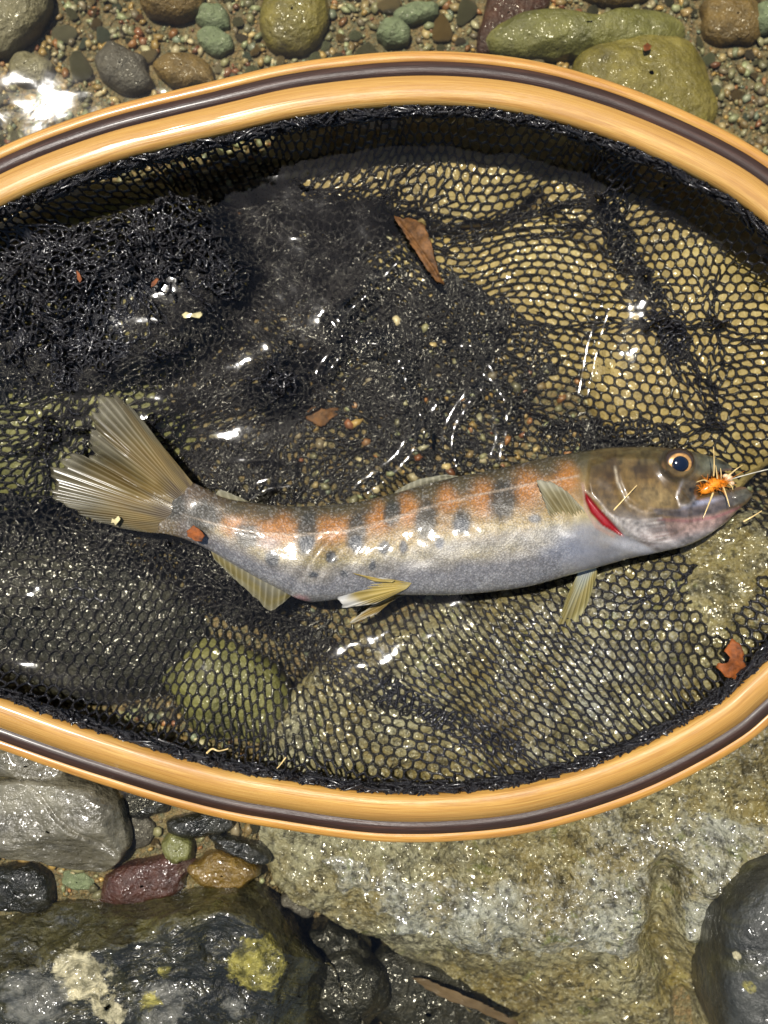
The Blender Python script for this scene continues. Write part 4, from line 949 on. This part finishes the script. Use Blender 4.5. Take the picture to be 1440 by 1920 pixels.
h = t.math('ADD', t.math('MULTIPLY', t.math('MULTIPLY', sd, -1.0), scaled), t.math('MULTIPLY', spk, 0.3))
t.principled(Base_Color=base, Metallic=0.05, Roughness=0.42, Specular_IOR_Level=0.4, Normal=t.bump(h, 0.28, 0.0002),
             Coat_Weight=0.9, Coat_Roughness=0.09, Coat_IOR=1.33, Coat_Normal=t.bump(h, 0.10, 0.00012), Subsurface_Weight=0.06, Subsurface_Radius=(0.004, 0.002, 0.001), Subsurface_Scale=0.3)
fish = empty('trout', U(860, 1000, -45))
tag(fish, 'small trout with dark parr marks and orange flank lying in the netting', 'fish')
body = mesh_obj('body', FVa, Ftri[:, ::-1], t.m, fish, colors=Ccol, uv=UVf)

# eye
def dome(cx, cy, r, z0, h, n=40, m=14, ry=None):
    ry = ry or r; a = np.arange(n) * 2 * math.pi / n; q = np.linspace(0, 1, m)
    px = cx + r * q[:, None] * np.cos(a)[None]; py = cy + ry * q[:, None] * np.sin(a)[None]
    z = z0 + h * np.sqrt(np.clip(1 - q ** 2, 0, 1))[:, None] + 0 * px
    return px, py, z, q
ie = np.argmin(np.abs(fx_ - eye_c[0])); ja = np.argmin(np.abs(PYF[ie, :NAF // 2] - eye_c[1])); ez = ZF[ie, ja]
px, py, z, q = dome(*eye_c, 32, ez - 7, 15, ry=29)
ang = np.arctan2(py - eye_c[1], px - eye_c[0]); rr = np.hypot((px - 1275) / 1.0, (py - 870) / .94)
EC = np.zeros(px.shape + (3,)) + lin((74, 56, 42))
mk = (sst(22.5, 20.5, rr) * sst(15, 17, rr))[..., None]; EC = EC * (1 - mk) + lin((196, 146, 84)) * mk; EC = EC * np.where(rr[..., None] > 22.5, .6, 1)
mk = (np.exp(-((ang - 3.0) / .35) ** 2) * sst(24, 27, rr))[..., None]; EC = EC * (1 - mk) + lin((190, 184, 190)) * mk  # pale lilac highlight at the left of the eye, painted in
EC *= (1 + 0.25 * fbm(np.stack([ang * 6, rr / 5, 0 * rr], -1), 2, 3))[..., None]
t = NT('eye_surface'); a = t.n('Attribute', attribute_name='Col').outputs['Color']
t.principled(Base_Color=a, Metallic=0.3, Roughness=0.25, Coat_Weight=1.0, Coat_Roughness=0.03, Coat_IOR=1.38)
eye = mesh_obj('eye', U(px, py, z).reshape(-1, 3), grid_faces(14, 40, close_v=True), t.m, fish, colors=EC.reshape(-1, 3))
tag(eye, 'round eye with golden ring and blue-black pupil')
px, py, z, q = dome(1275, 870, 17.5, ez + 2.0, 9.5, ry=16.5)
t = NT('pupil_black'); t.principled(Base_Color=(0.004, 0.008, 0.02), Roughness=0.06, Specular_IOR_Level=0.7)
mesh_obj('pupil', U(px, py, z).reshape(-1, 3), grid_faces(14, 40, close_v=True), t.m, eye)
bpy.data.objects['pupil'].location = (0, 0, 0)

# fins
t = NT('fin_membrane'); a = t.n('Attribute', attribute_name='Col').outputs['Color']; uv = t.n('UVMap').outputs[0]
rays = t.n('TexWave', in_Vector=uv, in_Scale=1.0, in_Distortion=0.6, in_Detail=2, bands_direction='X')
seg = t.n('TexWave', in_Vector=uv, in_Scale=1.0, in_Distortion=1.0, bands_direction='Y')
base = t.mix(t.ramp(rays.outputs[1], [(0.2, 0.32), (0.7, 0.0)]), a, t.mix(0.6, a, (0.02, 0.02, 0.012)))
base = t.mix(t.ramp(rays.outputs[1], [(0.75, 0.0), (1.0, 0.16)]), base, (0.5, 0.46, 0.34))
p = t.principled(Base_Color=base, Roughness=0.6, Specular_IOR_Level=0.2, Normal=t.bump(t.math('ADD', rays.outputs[1], t.math('MULTIPLY', seg.outputs[1], .0)), 0.18, 0.0002), Coat_Weight=0.25, Coat_Roughness=0.14, Coat_IOR=1.33)
tl = t.n('BsdfTranslucent'); t.set(tl.inputs[0], base); tp = t.n('BsdfTransparent')
m1 = t.n('MixShader'); m1.inputs[0].default_value = 0.2; t.set(m1.inputs[1], p.outputs[0]); t.set(m1.inputs[2], tl.outputs[0])
m2 = t.n('MixShader'); al = t.n('Attribute', attribute_name='Clear'); t.set(m2.inputs[0], al.outputs['Fac']); t.set(m2.inputs[1], m1.outputs[0]); t.set(m2.inputs[2], tp.outputs[0])
t.t.links.new(m2.outputs[0], t.out.inputs[0])
M_fin = t.m
def fin(name, root, margin, zr_, zm, cols, rays=16, nu=26, nv=90, ridge=1.2, ragged=2.5, seed=0, clear=(0.0, 0.3), fold=None, label=None):
    """root, margin: photo pixels from one end of the fin's base to the other; zr_, zm heights at both"""
    r_ = spline(root, nv); m_ = spline(margin, nv); u = np.linspace(0, 1, nu)[:, None]; v = np.linspace(0, 1, nv)[None]
    rg = np.random.default_rng(seed); rag = 1 - ragged / 100 * np.abs(vnoise(np.stack([v[0] * rays * 1.3, 0 * v[0], 0 * v[0] + seed], -1), seed)) * 3 - 0.02 * rg.random(nv)
    uu = u * rag[None]
    px = r_[None, :, 0] * (1 - uu) + m_[None, :, 0] * uu; py = r_[None, :, 1] * (1 - uu) + m_[None, :, 1] * uu
    zr2 = np.interp(v[0], np.linspace(0, 1, len(np.atleast_1d(zr_))), np.atleast_1d(zr_)); zm2 = np.interp(v[0], np.linspace(0, 1, len(np.atleast_1d(zm))), np.atleast_1d(zm))
    z = zr2[None] * (1 - uu) + zm2[None] * uu + ridge * np.sin(v * rays * 2 * math.pi) * np.sin(np.clip(uu * 3, 0, 1.57))
    if fold is not None: z = z + fold(px, py)
    kt = np.linspace(0, 1, len(cols)); kc = np.array([lin(c) for c in cols])
    n_ = fbm(np.stack([v * rays * .5 + 0 * u, uu * 3, 0 * uu], -1), 3, seed + 4)
    C = np.stack([np.interp(np.clip(uu + 0.18 * n_, 0, 1), kt, kc[:, i]) for i in range(3)], -1) * (1 + .25 * n_[..., None]) * 0.75
    Vt = U(px, py, z + 0.8); Vb = U(px, py, z - 0.8); n = nu * nv
    Fg = grid_faces(nu, nv); rim_i = np.concatenate([np.arange(nv), np.arange(1, nu) * nv + nv - 1, (nu - 1) * nv + np.arange(nv - 2, -1, -1), np.arange(nu - 2, 0, -1) * nv])
    side = np.stack([rim_i, np.roll(rim_i, -1), np.roll(rim_i, -1) + n, rim_i + n], -1)
    F = np.concatenate([Fg, Fg[:, ::-1] + n, side])
    uv = np.stack([v * rays * 0.33 + 0 * u, uu * 6], -1).reshape(-1, 2)
    o = mesh_obj(name, np.concatenate([Vt.reshape(-1, 3), Vb.reshape(-1, 3)]), F, M_fin, fish, colors=np.concatenate([C.reshape(-1, 3)] * 2), uv=np.concatenate([uv, uv]))
    at = o.data.attributes.new('Clear', 'FLOAT', 'POINT'); cl = clear[0] + (clear[1] - clear[0]) * np.clip(uu, 0, 1) ** 3 + 0 * px
    at.data.foreach_set('value', np.concatenate([cl.ravel()] * 2).astype(np.float32))
    if label: tag(o, label)
    return o
tan_fin = [(86, 68, 42), (110, 92, 52), (120, 98, 50), (114, 98, 58), (94, 86, 62), (116, 110, 90)]
fin('tail_fin', [(362, 906), (348, 925), (338, 945), (330, 965), (326, 985), (322, 1002)],
    [(300, 830), (258, 775), (215, 735), (184, 726), (176, 748), (160, 772), (166, 800), (162, 822), (163, 855), (168, 868), (150, 850), (132, 848), (105, 862), (86, 884), (84, 912), (100, 938), (150, 966), (205, 986), (255, 996)],
    [-8, -1, 0, -1, -8], [-8, 0, 14, 6, -14, -10, 10, 14, 4, -6], tan_fin, rays=40, nu=34, nv=320, ridge=0.45, ragged=3.0, seed=3, clear=(0.0, 0.45),
    fold=lambda px, py: -12 * np.exp(-(seg_dist(px, py, [(160, 852), (215, 880), (262, 912)]) / 13) ** 2) + 7 * np.exp(-(seg_dist(px, py, [(175, 822), (235, 858), (290, 905)]) / 14) ** 2), label='olive gold forked tail fin with split edge')
fin('anal_fin', [(556, 1108), (520, 1098), (470, 1072), (420, 1044), (394, 1030)], [(548, 1116), (508, 1146), (480, 1124), (440, 1088), (402, 1050)], [6, 2, 4, 8, 6], [-6, -2, 0, 0, 2], [(128, 126, 112), (122, 112, 76), (118, 106, 58), (140, 134, 106)], rays=13, nu=18, ridge=0.35, seed=5, clear=(0.05, 0.5))
fin('pelvic_fin', [(772, 1093), (768, 1098), (762, 1104)], [(712, 1082), (640, 1108), (634, 1139), (700, 1134)], 46, [46, 34, 20, 22], [(166, 150, 92), (174, 150, 74), (170, 148, 78), (206, 204, 198)], rays=9, nu=26, nv=60, ridge=1.0, seed=6, clear=(0.0, 0.2))
fin('pelvic_fin', [(775, 1108), (765, 1114), (745, 1118)], [(720, 1118), (664, 1158), (656, 1170), (705, 1152)], -2, [-6, -20, -26, -20], [(116, 110, 90), (150, 128, 70), (172, 142, 72), (196, 190, 170)], rays=9, nu=26, nv=60, ridge=1.0, seed=7, clear=(0.0, 0.25))
fin('pelvic_fin', [(735, 1092), (738, 1090), (740, 1088)], [(700, 1090), (668, 1076), (655, 1074), (690, 1084)], 52, [55, 56, 56, 55], [(166, 150, 92), (178, 152, 74), (170, 148, 78)], rays=4, nu=16, nv=20, ridge=.5, seed=8, clear=(0.0, 0.1))
bpy.data.objects[-1] if False else None
zp = 54
fin('pectoral_fin', [(1112, 996), (1100, 1008), (1086, 1016), (1066, 1018)], [(1092, 950), (1050, 910), (1006, 898), (1012, 920), (1030, 968)], [zp, zp + 2, zp, zp - 3], [zp + 10, zp + 16, zp + 14, zp + 8], [(176, 172, 158), (150, 142, 108), (140, 126, 82), (158, 148, 112), (190, 186, 164)], rays=11, nu=30, nv=80, ridge=1.3, ragged=2, seed=9, clear=(0.0, 0.15))
fin('pectoral_fin', [(1118, 1062), (1104, 1068), (1084, 1074)], [(1120, 1076), (1094, 1150), (1046, 1204), (1036, 1200), (1062, 1120)], -8, [-12, -26, -38, -38, -22], [(176, 180, 172), (166, 166, 140), (158, 144, 88), (150, 138, 80), (176, 168, 120)], rays=10, nu=34, nv=70, ridge=1.2, ragged=2, seed=10, clear=(0.05, 0.3))
fin('adipose_fin', [(408, 930), (440, 938), (470, 942)], [(404, 926), (414, 918), (445, 930), (466, 940)], -4, -8, [(120, 112, 84), (136, 132, 108)], rays=4, nu=10, nv=30, ridge=.3, seed=11, clear=(0, .2))
fin('dorsal_fin', [(735, 930), (790, 912), (862, 896)], [(742, 920), (780, 900), (830, 890), (858, 892)], -14, -20, [(104, 98, 74), (150, 146, 124)], rays=10, nu=12, nv=50, ridge=.5, seed=12, clear=(0, .3))

# ------------------------------------------------------------------ fishing fly in the mouth, line, leaves, twigs
def simple_mat(name, c, rough=0.5, coat=0.0, var=0.35, scale=400, transl=0):
    t = NT(name); co = t.coord('Object'); n = t.noise(co, scale, 4, 0.6); n2 = t.noise(co, scale * 4, 3, .6)
    L = lin(c); b = t.ramp(n, [(0.3, tuple(L * (1 - var))), (0.7, tuple(np.minimum(L * (1 + var), 1)))])
    p = t.principled(Base_Color=b, Roughness=rough, Specular_IOR_Level=0.2, Coat_Weight=coat, Coat_Roughness=0.12, Normal=t.bump(n2, 0.5, 0.0003))
    return t.m
M_orange = simple_mat('orange_dubbing', (206, 122, 26), 0.5, 0.3); M_straw = simple_mat('straw_fibre', (206, 178, 120), 0.45, 0.4)
M_steel = simple_mat('dark_hook_wire', (60, 58, 56), 0.3); M_bead = simple_mat('pale_thread_head', (206, 176, 140), 0.35, 0.5); M_line = simple_mat('clear_nylon', (190, 184, 166), 0.2, 0.6)
M_leaf = simple_mat('brown_leaf', (90, 60, 30), 0.6, 0.0, 0.7, 420); M_leaf2 = simple_mat('rust_leaf', (110, 58, 20), 0.6, 0.0, 0.7, 420)
M_twig = simple_mat('grey_brown_twig', (84, 70, 52), 0.6, 0.2, 0.3, 120); M_cream = simple_mat('cream_bits', (176, 164, 118), 0.5, 0.3)
def part_mesh(name, V, F, m, parent): return mesh_obj(name, V, F, m, parent)
fly = empty('fishing_fly', U(1338, 908, 10)); tag(fly, 'orange fishing fly with straw hackles in the fish mouth', 'fishing fly')
q = np.linspace(0, 1, 14); bpx = 1312 + 52 * q; bpy_ = 918 - 16 * q + 3 * np.sin(q * 9)
V, F = path_tube(U(bpx, bpy_, 14.0 + 0 * q), 11 * np.sqrt(np.clip(np.sin(np.pi * (0.12 + 0.86 * q)), 0.02, 1)), 10); part_mesh('body', V, F, M_orange, fly)
n = 170; f0 = rng.random(n); a0 = U(1314 + 46 * f0, 917 - 14 * f0, 14 + rng.uniform(-6, 8, n)); dr_ = rng.normal(0, 1, (n, 3)) * [11, 9, 8] + [-3, 2, 7]
V, F = tubes(a0, a0 + dr_, .7, .25, 4); o = part_mesh('dubbing', V, F, M_orange, fly); o['kind'] = 'stuff'
for pts in ([(1338, 892, 24), (1339, 870, 40), (1338, 838, 52)], [(1345, 897, 24), (1343, 880, 36), (1342, 873, 40)], [(1337, 924, 20), (1327, 950, 34), (1318, 972, 36)], [(1352, 898, 22), (1352, 888, 32), (1351, 878, 36)],
            [(1355, 910, 18), (1362, 930, 30), (1368, 950, 34)], [(1330, 905, 22), (1320, 900, 34), (1306, 904, 40)], [(1360, 900, 18), (1372, 912, 22), (1374, 918, 20)], [(1366, 892, 18), (1380, 880, 24), (1392, 872, 20)]):
    P = spline([U(*p_).tolist() for p_ in pts], 10); V, F = path_tube(P, np.linspace(1.9, 0.7, 10), 5); part_mesh('hackle', V, F, M_straw, fly)
P = spline([U(*p_).tolist() for p_ in [(1358, 900, 16), (1352, 912, 18), (1350, 924, 14), (1357, 932, 8)]], 14); V, F = path_tube(P, 2.0, 6); part_mesh('hook', V, F, M_steel, fly)
for cx, cy, r in ((1366, 897, 8), (1371, 906, 6), (1361, 893, 6)):
    V = Vi3 * np.array([r, r * .8, r]) + U(cx, cy, 16.0); part_mesh('thread_head', V, Fi3, M_bead, fly)
P = spline([U(*p_).tolist() for p_ in [(1372, 898, 16), (1400, 890, 12), (1440, 880, 10), (1520, 862, 20), (1640, 850, 60)]], 50); V, F = path_tube(P, 1.0, 6)
tag(mesh_obj('fishing_line', V, F, M_line), 'thin clear fishing line running from the orange fly', 'fishing line')
def straw(name, pts, r, m, label, cat):
    P = spline([U(*p_).tolist() for p_ in pts], 12); V, F = path_tube(P, np.linspace(r, r * .5, 12), 6); tag(mesh_obj(name, V, F, m), label, cat)
straw('grass_stem', [(1140, 968, 62), (1168, 938, 68), (1194, 910, 70)], 1.6, M_straw, 'pale grass stem lying across the fish gill cover', 'grass stem')
straw('grass_stem', [(1394, 978, 0), (1412, 968, 4), (1428, 958, 0)], 1.8, M_straw, 'pale grass stem on the netting by the fish lower jaw', 'grass stem')

def top_z(px, py, add=2.0):
    P = U(px, py, -40.0); k = int(round((P[0] - GX0) / GC)), int(round((P[1] - GY0) / GC))
    return max(TOP[k[0] - 1:k[0] + 2, k[1] - 1:k[1] + 2].max(), -1e3) + add
def leaf(name, outline, z, m, label, tilt=(0, 0), curl=6, seed=0, cat='leaf', vein=None, th_=1.6):
    """thin leaf with real thickness from its outline; rows shrink towards the centre"""
    oc = np.asarray(list(outline) + [outline[0]], float); ld = np.concatenate([[0], np.cumsum(np.hypot(*np.diff(oc, axis=0).T))]); sq_ = np.linspace(0, ld[-1], 70, endpoint=False); ol = np.stack([np.interp(sq_, ld, oc[:, 0]), np.interp(sq_, ld, oc[:, 1])], -1); c = ol.mean(0); rg = np.random.default_rng(seed)
    ol = ol + np.clip(ld[-1] / 240, 0.2, 0.9) * rg.normal(0, 1.0, ol.shape); q = np.linspace(1, 0, 9)
    sm = (ol + np.roll(ol, 1, 0) + np.roll(ol, -1, 0) + np.roll(ol, 2, 0) + np.roll(ol, -2, 0)) / 5; mixq = np.where(q > 0.99, 1.0, 0.0)[:, None]
    px = c[0] + ((ol[None, :, 0] * mixq + sm[None, :, 0] * (1 - mixq)) - c[0]) * q[:, None]; py = c[1] + ((ol[None, :, 1] * mixq + sm[None, :, 1] * (1 - mixq)) - c[1]) * q[:, None]
    z_ = z + tilt[0] * (px - c[0]) + tilt[1] * (py - c[1]) + curl * fbm(np.stack([px / 40, py / 40, 0 * px + seed], -1), 3, seed)
    if vein is not None: z_ = z_ - 3.0 * np.exp(-(seg_dist(px, py, vein) / 3) ** 2)
    Vt = U(px, py, z_ + th_); Vb = U(px, py, z_ - th_); n = px.size; Fg = grid_faces(9, 70, close_v=True)
    s_ = np.arange(70); side = np.stack([s_, (s_ + 1) % 70, (s_ + 1) % 70 + n, s_ + n], -1)
    F = np.concatenate([Fg[:, ::-1], Fg + n, side])
    o = mesh_obj(name, np.concatenate([Vt.reshape(-1, 3), Vb.reshape(-1, 3)]), np.concatenate([F[:, [0, 1, 2]], F[:, [0, 2, 3]]]), m)
    return tag(o, label, cat)
leaf('dry_leaf', [(737, 406), (770, 409), (793, 418), (808, 450), (814, 482), (822, 505), (833, 535), (818, 528), (800, 505), (784, 478), (762, 445), (748, 424)], -50, M_leaf, 'long brown dry leaf half dipped in the pool', (0.05, -0.14), 6, 3, vein=[(745, 410), (790, 470), (830, 533)])
leaf('leaf_scrap', [(572, 775), (582, 766), (598, 760), (606, 768), (618, 766), (634, 764), (634, 778), (620, 786), (610, 798), (598, 800), (586, 792), (574, 786)], top_z(602, 780, 4), M_leaf, 'small curled brown leaf scrap on dark wet netting', (0, 0), 5, 5)
leaf('rust_leaf', [(1372, 1197), (1388, 1208), (1396, 1222), (1394, 1240), (1404, 1258), (1400, 1276), (1382, 1274), (1362, 1270), (1342, 1250), (1346, 1244), (1362, 1246), (1370, 1232), (1358, 1222)], 2, M_leaf2, 'rust brown torn leaf lying against the wooden rim', (0.15, 0.1), 6, 7)
leaf('leaf_scrap', [(350, 996), (362, 985), (374, 992), (384, 1004), (378, 1015), (366, 1014), (352, 1006)], 37, M_leaf2, 'small orange brown leaf scrap stuck on the fish tail base', (0.0, 0.35), 2, 9)
leaf('leaf_scrap', [(143, 506), (149, 512), (154, 524), (150, 530), (145, 524)], top_z(148, 518, 4), M_leaf2, 'tiny reddish leaf scrap on crumpled netting', (0, 0), 2, 11)
leaf('leaf_scrap', [(284, 530), (294, 521), (298, 524), (290, 536), (283, 538)], top_z(290, 530, 4), M_leaf2, 'tiny orange leaf shred on crumpled netting', (0, 0), 2, 12)
leaf('larva_case', [(340, 590), (348, 585), (362, 588), (376, 584), (380, 590), (374, 597), (360, 594), (346, 597)], top_z(360, 590, 6), M_cream, 'cream caddis-like case lying on crumpled netting', (0, 0), 2, 13, 'debris', th_=4)
leaf('leaf_scrap', [(1206, 86), (1214, 80), (1222, 86), (1218, 94), (1208, 96)], -76, M_leaf2, 'orange leaf scrap on the big olive boulder', (0, 0), 2, 14)
leaf('shell_chip', [(210, 972), (215, 974), (222, 967), (226, 973), (222, 979), (216, 985), (213, 980), (208, 981)], 16, M_cream, 'tiny pale chip stuck on the tail fin', (0, 0), 1, 15, 'debris')
leaf('bark_strip', [(772, 1832), (800, 1836), (850, 1858), (905, 1880), (975, 1918), (960, 1924), (900, 1896), (840, 1876), (795, 1852)], -92, M_twig, 'grey brown bark strip lying in the dark cleft below the boulder', (0.05, 0.0), 5, 16, 'bark')
straw('root_fibre', [(388, 1412, 8), (398, 1404, 12), (410, 1408, 14), (428, 1404, 10)], 2.2, M_straw, 'pale root fibre on the netting by the lower rim', 'root')
straw('grass_stem', [(536, 1420, 4), (520, 1440, 2), (500, 1452, 0)], 1.4, M_straw, 'short pale stem caught on the lashing of the lower rim', 'grass stem')
